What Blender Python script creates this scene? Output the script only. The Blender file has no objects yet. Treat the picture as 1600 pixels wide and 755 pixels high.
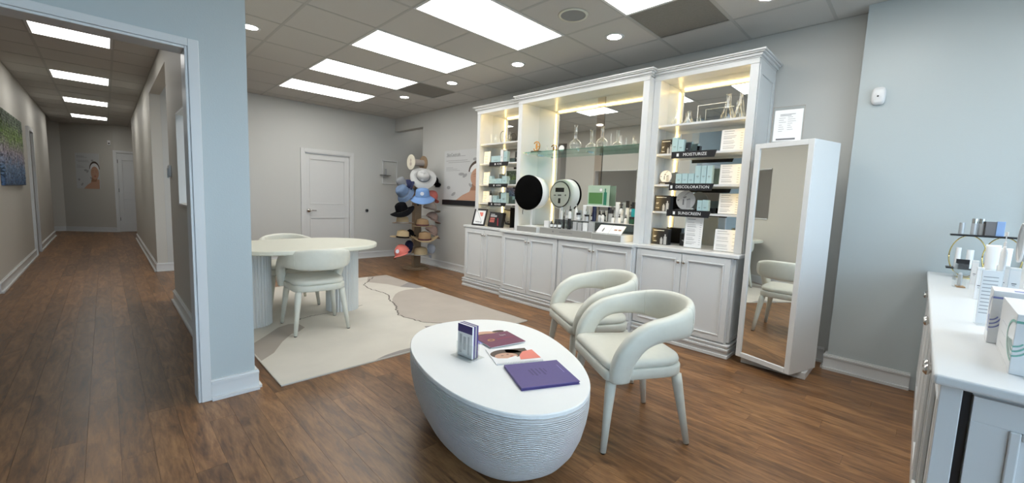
import bpy, bmesh, math, random
from mathutils import Vector, Matrix
random.seed(7)
PI = math.pi
SC = bpy.context.scene
COL = SC.collection

# ---------------------------------------------------------------- camera
cam_d = bpy.data.cameras.new('camera')
cam = bpy.data.objects.new('camera', cam_d); COL.objects.link(cam)
yaw, pitch, roll = math.radians(44.969), math.radians(-5.837), math.radians(2.191)
fwd = Vector((math.sin(yaw)*math.cos(pitch), math.cos(yaw)*math.cos(pitch), math.sin(pitch)))
rt = Vector((math.cos(yaw), -math.sin(yaw), 0)); up = rt.cross(fwd)
rt2 = rt*math.cos(roll)+up*math.sin(roll); up2 = -rt*math.sin(roll)+up*math.cos(roll)
M3 = Matrix((rt2, up2, -fwd)).transposed()
cam.matrix_world = Matrix.Translation((0, 0, 1.24)) @ M3.to_4x4()
cam_d.sensor_width = 36; cam_d.lens = 637.53*36/1600
cam_d.clip_start = .02; cam_d.clip_end = 200
SC.camera = cam

# ---------------------------------------------------------------- world, exposure
SC.view_settings.view_transform = 'Standard'
SC.view_settings.look = 'None'
SC.view_settings.gamma = 1
SC.view_settings.use_curve_mapping = False
SC.view_settings.exposure = 1.1
world = bpy.data.worlds.new('sky'); SC.world = world; world.use_nodes = True
wb = world.node_tree.nodes['Background']
wb.inputs[0].default_value = (.58, .79, 1.0, 1); wb.inputs[1].default_value = 2.6
PANEL_EMIT = 4.2      # ceiling panels
SPOT_EMIT = 14.0      # recessed downlights
LED_EMIT = 9.0        # warm strips in the hutch

# ---------------------------------------------------------------- materials
MATS = {}
def mat(name, col, rough=.5, metal=0, spec=.5, noise=0, nscale=8, bump=0, bscale=200, emit=None, estr=1, coat=0, sheen=0):
    m = bpy.data.materials.new(name); m.use_nodes = True
    nt = m.node_tree; b = nt.nodes['Principled BSDF']
    b.inputs['Base Color'].default_value = (*col, 1)
    b.inputs['Roughness'].default_value = rough; b.inputs['Metallic'].default_value = metal
    b.inputs['Specular IOR Level'].default_value = spec
    if coat: b.inputs['Coat Weight'].default_value = coat
    if sheen: b.inputs['Sheen Weight'].default_value = sheen
    tc = nt.nodes.new('ShaderNodeTexCoord')
    if noise:
        n = nt.nodes.new('ShaderNodeTexNoise'); n.inputs['Scale'].default_value = nscale; n.inputs['Detail'].default_value = 4
        nt.links.new(tc.outputs['Object'], n.inputs['Vector'])
        mx = nt.nodes.new('ShaderNodeMix'); mx.data_type = 'RGBA'
        mx.inputs['A'].default_value = (*[max(0, c*(1-noise)) for c in col], 1)
        mx.inputs['B'].default_value = (*[min(1, c*(1+noise)) for c in col], 1)
        nt.links.new(n.outputs['Fac'], mx.inputs['Factor']); nt.links.new(mx.outputs['Result'], b.inputs['Base Color'])
    if bump:
        n2 = nt.nodes.new('ShaderNodeTexNoise'); n2.inputs['Scale'].default_value = bscale; n2.inputs['Detail'].default_value = 3
        nt.links.new(tc.outputs['Object'], n2.inputs['Vector'])
        bp = nt.nodes.new('ShaderNodeBump'); bp.inputs['Strength'].default_value = bump; bp.inputs['Distance'].default_value = .003
        nt.links.new(n2.outputs['Fac'], bp.inputs['Height']); nt.links.new(bp.outputs['Normal'], b.inputs['Normal'])
    if emit:
        b.inputs['Emission Color'].default_value = (*emit, 1); b.inputs['Emission Strength'].default_value = estr
    MATS[name] = m
    return m
def clearmat(name, tint=(1, 1, 1), ior=1.45, rough=.02, base=.04):
    """thin clear sheet: straight-through transmission plus a Fresnel reflection"""
    m = bpy.data.materials.new(name); m.use_nodes = True; nt = m.node_tree
    nt.nodes.remove(nt.nodes['Principled BSDF']); out = nt.nodes['Material Output']
    t = nt.nodes.new('ShaderNodeBsdfTransparent'); t.inputs[0].default_value = (*tint, 1)
    g = nt.nodes.new('ShaderNodeBsdfGlossy'); g.inputs['Roughness'].default_value = rough; g.inputs[0].default_value = (1, 1, 1, 1)
    f = nt.nodes.new('ShaderNodeLayerWeight'); f.inputs[0].default_value = .5
    pw = nt.nodes.new('ShaderNodeMath'); pw.operation = 'POWER'; pw.inputs[1].default_value = 3.5
    ad = nt.nodes.new('ShaderNodeMath'); ad.operation = 'MULTIPLY_ADD'; ad.inputs[1].default_value = .75; ad.inputs[2].default_value = base
    mx = nt.nodes.new('ShaderNodeMixShader')
    nt.links.new(f.outputs['Facing'], pw.inputs[0]); nt.links.new(pw.outputs[0], ad.inputs[0]); nt.links.new(ad.outputs[0], mx.inputs[0])
    nt.links.new(t.outputs[0], mx.inputs[1]); nt.links.new(g.outputs[0], mx.inputs[2]); nt.links.new(mx.outputs[0], out.inputs[0])
    MATS[name] = m
    return m
W_PAINT = mat('wall_paint', (.56, .56, .535), .55, bump=.08, bscale=260)
W_HALL = mat('wall_paint_hall', (.58, .56, .51), .55, bump=.08, bscale=260)
W_FRONT = mat('wall_paint_front', (.50, .55, .555), .35, bump=.15, bscale=120)
TRIM = mat('trim_white', (.70, .71, .71), .35)
CABW = mat('cabinet_white', (.68, .69, .69), .32)
DOORW = mat('door_white', (.64, .64, .63), .4)
TILE = mat('ceiling_tile_mineral', (.56, .55, .525), .9, noise=.06, nscale=120, bump=.5, bscale=350)
RAIL = mat('ceiling_rail', (.44, .44, .42), .6)
VENT = mat('vent_grey', (.22, .21, .19), .7, noise=.15, nscale=60)
PANEL = mat('panel_diffuser', (.9, .9, .9), .5, emit=(1, .99, .95), estr=PANEL_EMIT)
SPOT = mat('downlight_lens', (.9, .9, .9), .5, emit=(1, .97, .92), estr=SPOT_EMIT)
LED = mat('led_strip_warm', (.9, .9, .8), .5, emit=(1, .70, .28), estr=LED_EMIT)
CHROME = mat('brushed_nickel', (.62, .60, .57), .25, metal=1)
DARKMET = mat('dark_metal', (.10, .10, .10), .4, metal=.8)
GOLD = mat('gold_metal', (.80, .62, .25), .25, metal=1)
MIRROR = mat('mirror_silver', (.86, .88, .87), .0, metal=1)
BRONZEM = mat('mirror_bronze', (.64, .58, .52), .03, metal=1)
FABRIC = mat('cream_vinyl', (.64, .64, .565), .42, noise=.05, nscale=30, bump=.12, bscale=350, sheen=.15)
STONE = mat('desk_top_cream', (.70, .70, .60), .3, noise=.03, nscale=20)
FLUTE = mat('pedestal_plaster', (.64, .65, .64), .6)
BLACK = mat('black_plastic', (.012, .012, .014), .4)
VELVET = mat('black_velvet', (.003, .003, .003), 1.0, spec=.05)
PAPER = mat('paper_white', (.80, .80, .80), .5)
INK = mat('ink_grey', (.16, .16, .17), .6)
INKP = mat('ink_pale', (.36, .36, .37), .6)
WHITEP = mat('white_plastic', (.80, .80, .80), .3)
TEALB = mat('carton_pale_teal', (.40, .55, .57), .45)
TEAL2 = mat('carton_pale_teal_edge', (.32, .52, .55), .45)
TEALBOT = mat('bottle_teal', (.03, .33, .40), .15)
NAVY = mat('bottle_navy', (.012, .015, .05), .2)
AMBER = mat('bottle_dark', (.02, .018, .018), .15)
SILVER = mat('silver_grey_plastic', (.50, .51, .52), .3, metal=.3)
GREYP = mat('platform_grey', (.30, .29, .27), .5)
SKIN = mat('print_skin', (.56, .33, .23), .5); SKIN2 = mat('print_skin_shade', (.36, .19, .12), .5)
HAIR = mat('print_hair', (.08, .055, .04), .5); LIPS = mat('print_lips', (.45, .12, .10), .5)
CORALP = mat('print_coral', (.75, .22, .17), .5)
PURPLE = mat('cover_purple', (.085, .06, .22), .45, noise=.06, nscale=90)
PURPD = mat('cover_purple_emboss', (.055, .038, .15), .5)
LILAC = mat('print_lilac', (.30, .27, .62), .5)
BURG = mat('cover_burgundy', (.17, .045, .095), .4)
CRIMS = mat('print_crimson', (.36, .03, .05), .4)
GOLDP = mat('print_gold', (.50, .27, .10), .4)
RUGM = None
CARD = mat('kraft_cardboard', (.24, .165, .10), .8, noise=.12, nscale=15)
STRAW = mat('straw_tan', (.47, .36, .21), .8, noise=.12, nscale=90, bump=.4, bscale=250)
STRAWD = mat('straw_brown', (.33, .21, .11), .8, noise=.12, nscale=90, bump=.4, bscale=250)
STRAWL = mat('straw_cream', (.62, .58, .48), .8, noise=.06, nscale=90, bump=.4, bscale=250)
CLOTHW = mat('hat_white', (.50, .50, .49), .8, bump=.2)
CLOTHG = mat('hat_grey', (.20, .21, .23), .9, noise=.3, nscale=120)
DENIM = mat('hat_denim', (.13, .19, .30), .9, noise=.12, nscale=60)
SKYB = mat('hat_blue', (.17, .30, .56), .9, noise=.05)
NAVYC = mat('hat_navy', (.015, .02, .07), .9)
BLKC = mat('hat_black', (.004, .004, .005), 1, spec=.1)
SALM = mat('hat_salmon', (.62, .17, .14), .85)
BEIGEC = mat('hat_beige', (.42, .36, .31), .85); PINKC = mat('hat_pinkish', (.40, .28, .24), .85)
MAROON = mat('ribbon_maroon', (.09, .02, .03), .7)
GREENL = mat('green_print', (.085, .21, .07), .4); GREEND = mat('green_bottle_print', (.03, .19, .12), .3)
SWIRL = mat('swirl_green', (.22, .48, .40), .4); SWIRLV = mat('swirl_violet', (.22, .24, .48), .4)
BLUEREF = mat('carton_blue_metallic', (.35, .52, .85), .2, metal=.4)
SLAB = mat('floor_underlay', (.05, .03, .02), .9)
GROUND = mat('outside_paving', (.42, .42, .40), .9, noise=.1, nscale=3)
GLASS = clearmat('clear_glass', (.97, .98, .98), 1.5, .01, .03)
FLASKG = clearmat('flask_glass', (.93, .95, .95), 1.5, .02, .10)
GREENG = clearmat('green_edge_glass', (.62, .85, .78), 1.5, .02, .06)
ACRYL = clearmat('acrylic', (.96, .97, .97), 1.45, .03, .03)
FROST = clearmat('grey_acrylic', (.62, .66, .68), 1.45, .15, .08)

def wood_floor():
    m = bpy.data.materials.new('walnut_planks'); m.use_nodes = True; nt = m.node_tree; N = nt.nodes; L = nt.links
    b = N['Principled BSDF']
    geo = N.new('ShaderNodeNewGeometry'); sep = N.new('ShaderNodeSeparateXYZ'); L.new(geo.outputs['Position'], sep.inputs[0])
    def math_(op, a, bb=None):
        n = N.new('ShaderNodeMath'); n.operation = op
        for i, v in enumerate((a, bb)):
            if v is None: continue
            if isinstance(v, (int, float)): n.inputs[i].default_value = v
            else: L.new(v, n.inputs[i])
        return n.outputs[0]
    row = math_('FLOOR', math_('DIVIDE', sep.outputs['X'], PW))
    off = math_('MULTIPLY', math_('FRACT', math_('ADD', math_('MULTIPLY', row, .37), 100.0)), PL)
    pl = math_('FLOOR', math_('DIVIDE', math_('SUBTRACT', sep.outputs['Y'], off), PL))
    cmb = N.new('ShaderNodeCombineXYZ'); L.new(row, cmb.inputs[0]); L.new(pl, cmb.inputs[1])
    wn = N.new('ShaderNodeTexWhiteNoise'); wn.noise_dimensions = '3D'; L.new(cmb.outputs[0], wn.inputs['Vector'])
    # grain coordinates: stretched along the plank, shifted per plank
    sh = N.new('ShaderNodeVectorMath'); sh.operation = 'SCALE'; L.new(wn.outputs['Color'], sh.inputs[0]); sh.inputs['Scale'].default_value = 37
    mp = N.new('ShaderNodeVectorMath'); mp.operation = 'MULTIPLY'; L.new(geo.outputs['Position'], mp.inputs[0]); mp.inputs[1].default_value = (11.0, 1.7, 1)
    ad = N.new('ShaderNodeVectorMath'); ad.operation = 'ADD'; L.new(mp.outputs[0], ad.inputs[0]); L.new(sh.outputs[0], ad.inputs[1])
    n1 = N.new('ShaderNodeTexNoise'); n1.inputs['Scale'].default_value = 1.3; n1.inputs['Detail'].default_value = 5; n1.inputs['Distortion'].default_value = 1.6
    L.new(ad.outputs[0], n1.inputs['Vector'])
    n2 = N.new('ShaderNodeTexNoise'); n2.inputs['Scale'].default_value = 7; n2.inputs['Detail'].default_value = 6; n2.inputs['Distortion'].default_value = .8
    L.new(ad.outputs[0], n2.inputs['Vector'])
    ramp = N.new('ShaderNodeValToRGB'); e = ramp.color_ramp.elements
    e[0].position = .30; e[0].color = (.062, .029, .013, 1); e[1].position = .70; e[1].color = (.33, .175, .075, 1)
    x = ramp.color_ramp.elements.new(.47); x.color = (.170, .081, .032, 1)
    mixv = math_('ADD', math_('MULTIPLY', n1.outputs['Fac'], .62), math_('MULTIPLY', n2.outputs['Fac'], .38))
    L.new(mixv, ramp.inputs[0])
    hsv = N.new('ShaderNodeHueSaturation'); L.new(ramp.outputs[0], hsv.inputs['Color'])
    vv = math_('ADD', math_('MULTIPLY', wn.outputs['Value'], .55), .80); L.new(vv, hsv.inputs['Value'])
    hsv.inputs['Saturation'].default_value = 1.0
    L.new(hsv.outputs[0], b.inputs['Base Color'])
    rr = math_('ADD', math_('MULTIPLY', n2.outputs['Fac'], .20), .26); L.new(rr, b.inputs['Roughness'])
    bp = N.new('ShaderNodeBump'); bp.inputs['Strength'].default_value = .12; bp.inputs['Distance'].default_value = .002
    L.new(n2.outputs['Fac'], bp.inputs['Height']); L.new(bp.outputs[0], b.inputs['Normal'])
    return m
PW, PL = .1145, 1.22
WOOD = wood_floor()

# ---------------------------------------------------------------- mesh helpers
class MB:
    def __init__(s): s.bm = bmesh.new()
    def box(s, x0, y0, z0, x1, y1, z1):
        vs = [s.bm.verts.new(p) for p in ((x0,y0,z0),(x1,y0,z0),(x1,y1,z0),(x0,y1,z0),(x0,y0,z1),(x1,y0,z1),(x1,y1,z1),(x0,y1,z1))]
        for f in ((0,3,2,1),(4,5,6,7),(0,1,5,4),(1,2,6,5),(2,3,7,6),(3,0,4,7)): s.bm.faces.new([vs[i] for i in f])
        return s
    def obox(s, c, sx, sy, z0, z1, ang=0):
        ca, sa = math.cos(ang), math.sin(ang)
        P = [(c[0]+x*ca-y*sa, c[1]+x*sa+y*ca) for x, y in ((-sx/2,-sy/2),(sx/2,-sy/2),(sx/2,sy/2),(-sx/2,sy/2))]
        return s.prism(P, z0, z1)
    def prism(s, P, z0, z1):
        a = [s.bm.verts.new((x, y, z0)) for x, y in P]; b = [s.bm.verts.new((x, y, z1)) for x, y in P]
        n = len(P)
        s.bm.faces.new(a[::-1]); s.bm.faces.new(b)
        for i in range(n): s.bm.faces.new((a[i], a[(i+1)%n], b[(i+1)%n], b[i]))
        return s
    def loft(s, rings, cap=True, closed=True):
        R = [[s.bm.verts.new(p) for p in r] for r in rings]
        for a, b in zip(R, R[1:]):
            n = len(a)
            for i in range(n if closed else n-1): s.bm.faces.new((a[i], a[(i+1)%n], b[(i+1)%n], b[i]))
        if cap and closed:
            s.bm.faces.new(R[0][::-1]); s.bm.faces.new(R[-1])
        return s
    def lathe(s, prof, seg=20, c=(0, 0, 0), sx=1, sy=1, cap=True):
        rings = [[(c[0]+r*sx*math.cos(2*PI*i/seg), c[1]+r*sy*math.sin(2*PI*i/seg), c[2]+z) for i in range(seg)] for r, z in prof]
        return s.loft(rings, cap)
    def tube(s, pts, rad, seg=8, cap=True):
        pts = [Vector(p) for p in pts]; n = len(pts)
        if not hasattr(rad, '__len__'): rad = [rad]*n
        rings = []; prev = None
        for i, p in enumerate(pts):
            t = (pts[min(i+1, n-1)]-pts[max(i-1, 0)]).normalized()
            if prev is None:
                a = t.orthogonal().normalized()
            else:
                a = (prev-t*prev.dot(t)).normalized()
            prev = a; b = t.cross(a)
            rings.append([tuple(p+(a*math.cos(2*PI*k/seg)+b*math.sin(2*PI*k/seg))*rad[i]) for k in range(seg)])
        return s.loft(rings, cap)
    def quad(s, a, b, c, d):
        s.bm.faces.new([s.bm.verts.new(p) for p in (a, b, c, d)]); return s
    def poly(s, pts):
        s.bm.faces.new([s.bm.verts.new(p) for p in pts]); return s
    def xform(s, M):
        bmesh.ops.transform(s.bm, matrix=M, verts=s.bm.verts); return s
    def mesh(s, name):
        bmesh.ops.recalc_face_normals(s.bm, faces=s.bm.faces)
        me = bpy.data.meshes.new(name); s.bm.to_mesh(me); s.bm.free(); return me
def obj(name, mb, m, parent=None, smooth=False, bev=0, label=None, seg=2, sub=0, kind=None):
    me = mb.mesh(name) if isinstance(mb, MB) else mb
    if m and not me.materials: me.materials.append(m)
    if smooth:
        for p in me.polygons: p.use_smooth = True
    o = bpy.data.objects.new(name, me); COL.objects.link(o)
    if parent: o.parent = parent
    if bev:
        md = o.modifiers.new('bevel', 'BEVEL'); md.width = bev; md.segments = seg; md.limit_method = 'ANGLE'; md.angle_limit = .7
        if not smooth:
            for p in me.polygons: p.use_smooth = False
    if sub:
        md = o.modifiers.new('sub', 'SUBSURF'); md.levels = sub; md.render_levels = sub
    if label: o['label'] = label
    if kind: o['kind'] = kind
    return o
def tag(o, label, cat, group=None):
    o['label'] = label; o['category'] = cat
    if group: o['group'] = group
    return o
def thing(name, label, cat, loc=(0, 0, 0), rz=0, group=None, rot=None):
    o = bpy.data.objects.new(name, None); COL.objects.link(o); o.empty_display_size = .05
    o.location = loc; o.rotation_euler = rot if rot else (0, 0, rz)
    return tag(o, label, cat, group)
def struct(name, mb, m, parent=None, **k):
    o = obj(name, mb, m, parent, **k)
    if not parent: o['kind'] = 'structure'
    return o
def dup(root, loc, rz, label=None, name=None):
    r = root.copy(); COL.objects.link(r); r.location = loc; r.rotation_euler = (0, 0, rz)
    if label: r['label'] = label
    for ch in list(root.children):
        c = ch.copy(); COL.objects.link(c); c.parent = r
        for g in ch.children:
            d = g.copy(); COL.objects.link(d); d.parent = c
    return r
def text(name, body, size, M, m, parent=None, align='CENTER', depth=.0004):
    cu = bpy.data.curves.new(name, 'FONT'); cu.body = body; cu.size = size; cu.align_x = align; cu.align_y = 'CENTER'; cu.extrude = depth
    cu.resolution_u = 2
    t = bpy.data.objects.new('tmp', cu); COL.objects.link(t)
    dg = bpy.context.evaluated_depsgraph_get(); me = bpy.data.meshes.new_from_object(t.evaluated_get(dg))
    bpy.data.objects.remove(t)
    me.transform(M); me.materials.clear(); me.materials.append(m)
    o = bpy.data.objects.new(name, me); COL.objects.link(o)
    if parent: o.parent = parent
    return o
def frameM(origin, xdir, ydir):
    x = Vector(xdir).normalized(); y = Vector(ydir).normalized(); z = x.cross(y)
    M = Matrix((x, y, z)).transposed().to_4x4(); M.translation = Vector(origin); return M
WEST = lambda x, y, z: frameM((x, y, z), (0, -1, 0), (0, 0, 1))     # print facing -x: reads left to right towards -y
def flat(polys, off=0):
    mb = MB()
    for P in polys: mb.poly([(x, y, off) for x, y in P])
    return mb
def ell(cx, cy, rx, ry, n=20, a0=0, a1=2*PI, rot=0):
    out = []
    full = abs(a1-a0-2*PI) < 1e-6
    for i in range(n if full else n+1):
        t = a0+(a1-a0)*i/n; x, y = rx*math.cos(t), ry*math.sin(t)
        out.append((cx+x*math.cos(rot)-y*math.sin(rot), cy+x*math.sin(rot)+y*math.cos(rot)))
    return out
def rc(x0, y0, x1, y1): return [(x0, y0), (x1, y0), (x1, y1), (x0, y1)]
def prt(name, polys, M, m, parent, off=.0008):
    mb = flat(polys, off); mb.xform(M); return obj(name, mb, m, parent)

CEIL = 2.745
# ---------------------------------------------------------------- the shell
# floor: slab with planks
fl = struct('floor', MB().box(-3.3, -2.2, -.06, 6.2, 17.2, -.0095), SLAB)
def inview(x, y):
    d = Vector((x, y, -1.24)); c = (d.dot(rt2), d.dot(up2), d.dot(fwd))
    if c[2] < .3: return None
    u = 800+637.53*c[0]/c[2]; v = 377.5-637.53*c[1]/c[2]
    return (u, v, c[2])
plank_me = MB().box(.0004, .0004, -.009, PW-.0004, PL-.0004, 0).mesh('plank'); plank_me.materials.append(WOOD)
cands = []
r0, r1 = int(math.floor(-3.2/PW)), int(math.floor(6.1/PW))
for r in range(r0, r1+1):
    off = ((r*.37+100.0) % 1.0)*PL
    k0 = int(math.floor((-2.2-off)/PL))
    for k in range(k0, k0+18):
        x, y = r*PW, k*PL+off
        if y > 17: continue
        if x > 4.25 and y < 5.5: continue
        if x < -1.7 and y > 3.0: continue
        vis = 0
        for yy in (.1, .3, .5, .7, .9):
            q = inview(x+PW/2, y+PL*yy)
            if q and -5 < q[0] < 1605 and q[1] < 760 and not (x > 4.1) and not (x < -1.0) and not (x > 3.55 and 1.0 < y < 4.4): vis += 1/(q[2]**2)
        cands.append((vis, x, y))
cands.sort(key=lambda t: -t[0])
rest = MB()
for i, (v, x, y) in enumerate(cands):
    if i < 298 and v > 0:
        o = bpy.data.objects.new('plank', plank_me); COL.objects.link(o); o.location = (x, y, 0); o.parent = fl
    else:
        rest.box(x+.0004, y+.0004, -.009, x+PW-.0004, y+PL-.0004, 0)
obj('planks_beyond', rest, WOOD, fl, kind='stuff')

def wall_x(name, x0, x1, y0, y1, holes=(), z1=CEIL+.003, m=W_PAINT, z0=0):
    """wall lying along y (faces +-x); holes (ya, yb, za, zb)"""
    mb = MB(); cur = y0
    for a, b, za, zb in sorted(holes):
        if a > cur: mb.box(x0, cur, z0, x1, a, z1)
        if za > z0: mb.box(x0, a, z0, x1, b, za)
        if zb < z1: mb.box(x0, a, zb, x1, b, z1)
        cur = b
    if cur < y1: mb.box(x0, cur, z0, x1, y1, z1)
    return struct(name, mb, m)
def wall_y(name, y0, y1, x0, x1, holes=(), z1=CEIL+.003, m=W_PAINT, z0=0):
    mb = MB(); cur = x0
    for a, b, za, zb in sorted(holes):
        if a > cur: mb.box(cur, y0, z0, a, y1, z1)
        if za > z0: mb.box(a, y0, z0, b, y1, za)
        if zb < z1: mb.box(a, y0, zb, b, y1, z1)
        cur = b
    if cur < x1: mb.box(cur, y0, z0, x1, y1, z1)
    return struct(name, mb, m)
DX0, DX1, DZ = 2.46, 3.265, 1.93
wall_y('wall_back', 7.6, 7.74, .95, 6.0, [(DX0, DX1, 0, DZ)])
wall_y('wall_back_return', 7.80, 7.94, .6175, .95)
wall_x('wall_back_step', .95, 1.05, 7.74, 7.94)
wall_x('wall_right', 4.17, 4.30, .43, 6.58)
wall_x('wall_right_front', 4.01, 4.17, -1.7, .43, m=W_FRONT)
wall_x('wall_passage_header', 4.17, 4.30, 6.58, 7.6, [(6.58, 7.6, 0, 2.50)])
wall_y('wall_passage', 6.46, 6.58, 4.30, 6.0)
wall_x('wall_passage_end', 6.0, 6.1, 6.46, 7.74)
# partition with the cased opening, camera side at y = 2.85
wall_y('wall_left', 2.85, 2.97, -2.6, .617, [(-1.05, .345, 0, 1.985)], m=W_FRONT)
# hall walls
wall_x('wall_hall_right', .50, .617, 2.97, 12.95, [(3.97, 4.92, 1.09, 1.91), (5.70, 7.80, 0, 2.53)], m=W_HALL)
wall_x('wall_hall_left', -.99, -.87, 7.05, 14.15, [(10.48, 10.98, 0, 2.08)], m=W_HALL)
wall_y('wall_hall_left_return', 7.05, 7.17, -1.7, -.99, m=W_HALL)
wall_x('wall_hall_left_near', -1.8, -1.7, 2.97, 7.17, m=W_HALL)
wall_y('wall_hall_recess', 15.57, 15.7, -2.2, -.74, m=W_HALL)
wall_x('wall_hall_recess_side', -2.3, -2.2, 14.0, 15.7, m=W_HALL)
wall_y('wall_hall_recess_front', 14.03, 14.15, -2.2, -.99, m=W_HALL)
struct('wall_hall_end', MB().prism([(-.745, 15.57), (.215, 14.86), (.215, 15.0), (-.745, 15.70)], 0, CEIL+.003), W_HALL)
wall_y('wall_hall_end_right', 14.86, 15.0, .215, 2.2, [(.25, 1.0, 0, 2.06)], m=W_HALL)
wall_x('wall_hall_side', 2.2, 2.3, 12.9, 15.0, m=W_HALL); wall_y('wall_hall_side_front', 12.83, 12.95, .617, 2.2, m=W_HALL)
# closet behind the hall doorway and an added unseen backing that blocks sky light
struct('hall_end_light_block', MB().box(-.9, 15.75, 0, 2.3, 15.8, 2.75).box(.2, 15.01, 0, 1.1, 15.03, 2.2), W_HALL)
struct('wall_closet', MB().box(-1.6, 10.3, 0, -1.55, 11.2, 2.3).box(-1.55, 10.3, 0, -.99, 10.35, 2.3).box(-1.55, 11.15, 0, -.99, 11.2, 2.3), W_PAINT)
# front part of the shop, around the camera
wall_x('wall_west', -2.72, -2.6, -1.7, 2.97, m=W_FRONT)
wall_y('wall_front', -1.82, -1.7, -2.72, 4.17, [(-2.3, -.4, .25, 2.45), (-.25, 1.7, .25, 2.45), (1.85, 3.75, .25, 2.45)], m=W_FRONT)
for k, (a, b) in enumerate([(-2.3, -.4), (-.25, 1.7), (1.85, 3.75)]):
    w = struct('window_%d' % (k+1), MB().box(a, -1.80, .25, a+.05, -1.73, 2.45).box(b-.05, -1.80, .25, b, -1.73, 2.45).box(a, -1.80, .25, b, -1.73, .30).box(a, -1.80, 2.40, b, -1.73, 2.45).box((a+b)/2-.02, -1.79, .30, (a+b)/2+.02, -1.74, 2.40), TRIM)
    obj('pane', MB().box(a+.05, -1.768, .30, b-.05, -1.762, 2.40), GLASS, w)
g = struct('ground', MB().box(-40, -60, -.12, 45, -1.83, -.06), GROUND)

# ---------------------------------------------------------------- ceiling
T = .6096; GX, GY = 1.8287, 4.2929
ce = struct('ceiling', MB().box(-3.0, -2.0, 2.7635, 6.2, 17.0, 2.83), RAIL)
lights = {(0, j) for j in (0, 2, 4, -2, -4, -6, -8)}          # tile index of the far row (each covers rows j-1)
vents = {(2, -5), (2, 1)}
tiles = {}
def tile_mesh(w, h):
    key = (round(w, 3), round(h, 3))
    if key not in tiles:
        e = .011
        me = MB().box(-w/2+e, -h/2+e, 0, w/2-e, h/2-e, .012).mesh('ceiling_tile'); me.materials.append(TILE); tiles[key] = me
    return tiles[key]
rails = MB()
def area(xs, ys, skip):
    for a, b in zip(xs, xs[1:]):
        for c, d in zip(ys, ys[1:]):
            if skip(a, b, c, d) or b-a < .05 or d-c < .05: continue
            o = bpy.data.objects.new('ceiling_tile', tile_mesh(b-a, d-c)); COL.objects.link(o)
            o.location = ((a+b)/2, (c+d)/2, 2.7505); o.parent = ce
    for x in xs: rails.box(x-.012, ys[0], 2.7488, x+.012, ys[-1], 2.7500)
    for y in ys: rails.box(xs[0], y-.012, 2.7484, xs[-1], y+.012, 2.7500)
def grid(lo, hi, base):
    k = math.ceil((lo-base)/T+1e-6); out = [lo]
    while base+k*T < hi-1e-6: out.append(base+k*T); k += 1
    return out+[hi]
def skip_main(a, b, c, d):
    i = round((a-GX)/T); j = round((d-GY)/T)   # column of left edge, far-row index
    if abs(a-GX-i*T) < .02 and abs(d-GY-j*T) < .02:
        if i in (0, 1) and (0, j) in lights: return True
        if (i, round((c-GY)/T)) in vents: return True
    return False
xs = grid(.617, 4.17, GX); area(xs, grid(-1.7, 7.6, GY), skip_main)
xs = grid(-2.6, .617, GX); area(xs, grid(-1.7, 2.85, GY), skip_main)
HX, HY = -.475, 5.985
def skip_hall(a, b, c, d):
    if abs(a-HX) > .02: return False
    k = (c-HY)/(4*T); return k > -.1 and abs(k-round(k)) < .01 and round(k) < 4
area([-.87, HX, HX+T, .50], grid(2.97, 14.86, HY), skip_hall)
area(grid(4.3, 6.0, GX), grid(6.58, 7.6, GY), lambda *a: False)
area(grid(.617, 2.2, HX), grid(12.95, 14.86, HY), lambda *a: False)
area(grid(-2.2, -.87, HX), grid(14.15, 15.5, HY), lambda *a: False)
obj('ceiling_grid', rails, RAIL, ce)
plen = MB()
plen.box(.505, 12.95, 2.7495, .612, 14.86, 2.76).box(-1.7, 2.97, 2.7495, -.87, 7.05, 2.76).box(-2.2, 14.86, 2.7495, .3, 15.7, 2.76).box(-1.6,10.3,2.3,-.99,11.2,2.32)
obj('ceiling_fill', plen, TILE, ce)

def panel(x0, y0, w, h, label):
    t = thing('ceiling_light_panel', label, 'ceiling light', (x0+w/2, y0+h/2, 2.7450), 0, 'ceiling light panels')
    a, b = w/2-.003, h/2-.003; e = .022
    obj('frame', MB().box(-a, -b, 0, a, -b+e, .02).box(-a, b-e, 0, a, b, .02).box(-a, -b+e, 0, -a+e, b-e, .02).box(a-e, -b+e, 0, a, b-e, .02), TRIM, t)
    obj('diffuser', MB().box(-a+e, -b+e, .0008, a-e, b-e, .0025), PANEL, t)
L_ = {0: 'large white light panel in the ceiling, second from the camera in the seating area', 2: 'long white ceiling panel, third in the row towards the back door', 4: 'smallest looking white ceiling panel of the row, nearest the back wall',
      -2: 'big white ceiling panel above the rug edge, the widest one seen whole', -4: 'white ceiling panel cut off by the top of the picture beside the dark vent tile', -6: 'white ceiling panel out of view above the coffee table', -8: 'white ceiling panel out of view near the shop windows'}
L_[0] = 'white ceiling panel between the widest one and the two by the back wall'
for _, j in sorted(lights): panel(GX, GY+(j-1)*T, 2*T, T, L_[j])
HL = ['square light panel in the hallway ceiling nearest the cased opening', 'second hallway ceiling panel behind the nearest one', 'third hallway ceiling panel from the opening', 'farthest hallway ceiling panel above the poster wall']
for k in range(4): panel(HX, HY+k*4*T, T, T, HL[k])
VL = {(2, -5): 'dark grey perforated vent tile at the top edge beside the cut-off light panel', (2, 1): 'dark grey vent tile in the ceiling near the back wall'}
for (i, j) in sorted(vents):
    t = thing('ceiling_vent', VL[(i, j)], 'vent', (GX+(i+.5)*T, GY+(j+.5)*T, 2.749), 0, 'dark vent tiles')
    obj('vent_plate', MB().box(-.292, -.292, .004, .292, .292, .012), VENT, t)
    obj('vent_edge', MB().box(-.296, -.296, .001, .296, -.286, .0038), RAIL, t); obj('vent_edge', MB().box(-.296, .286, .001, .296, .296, .0038), RAIL, t)
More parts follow.
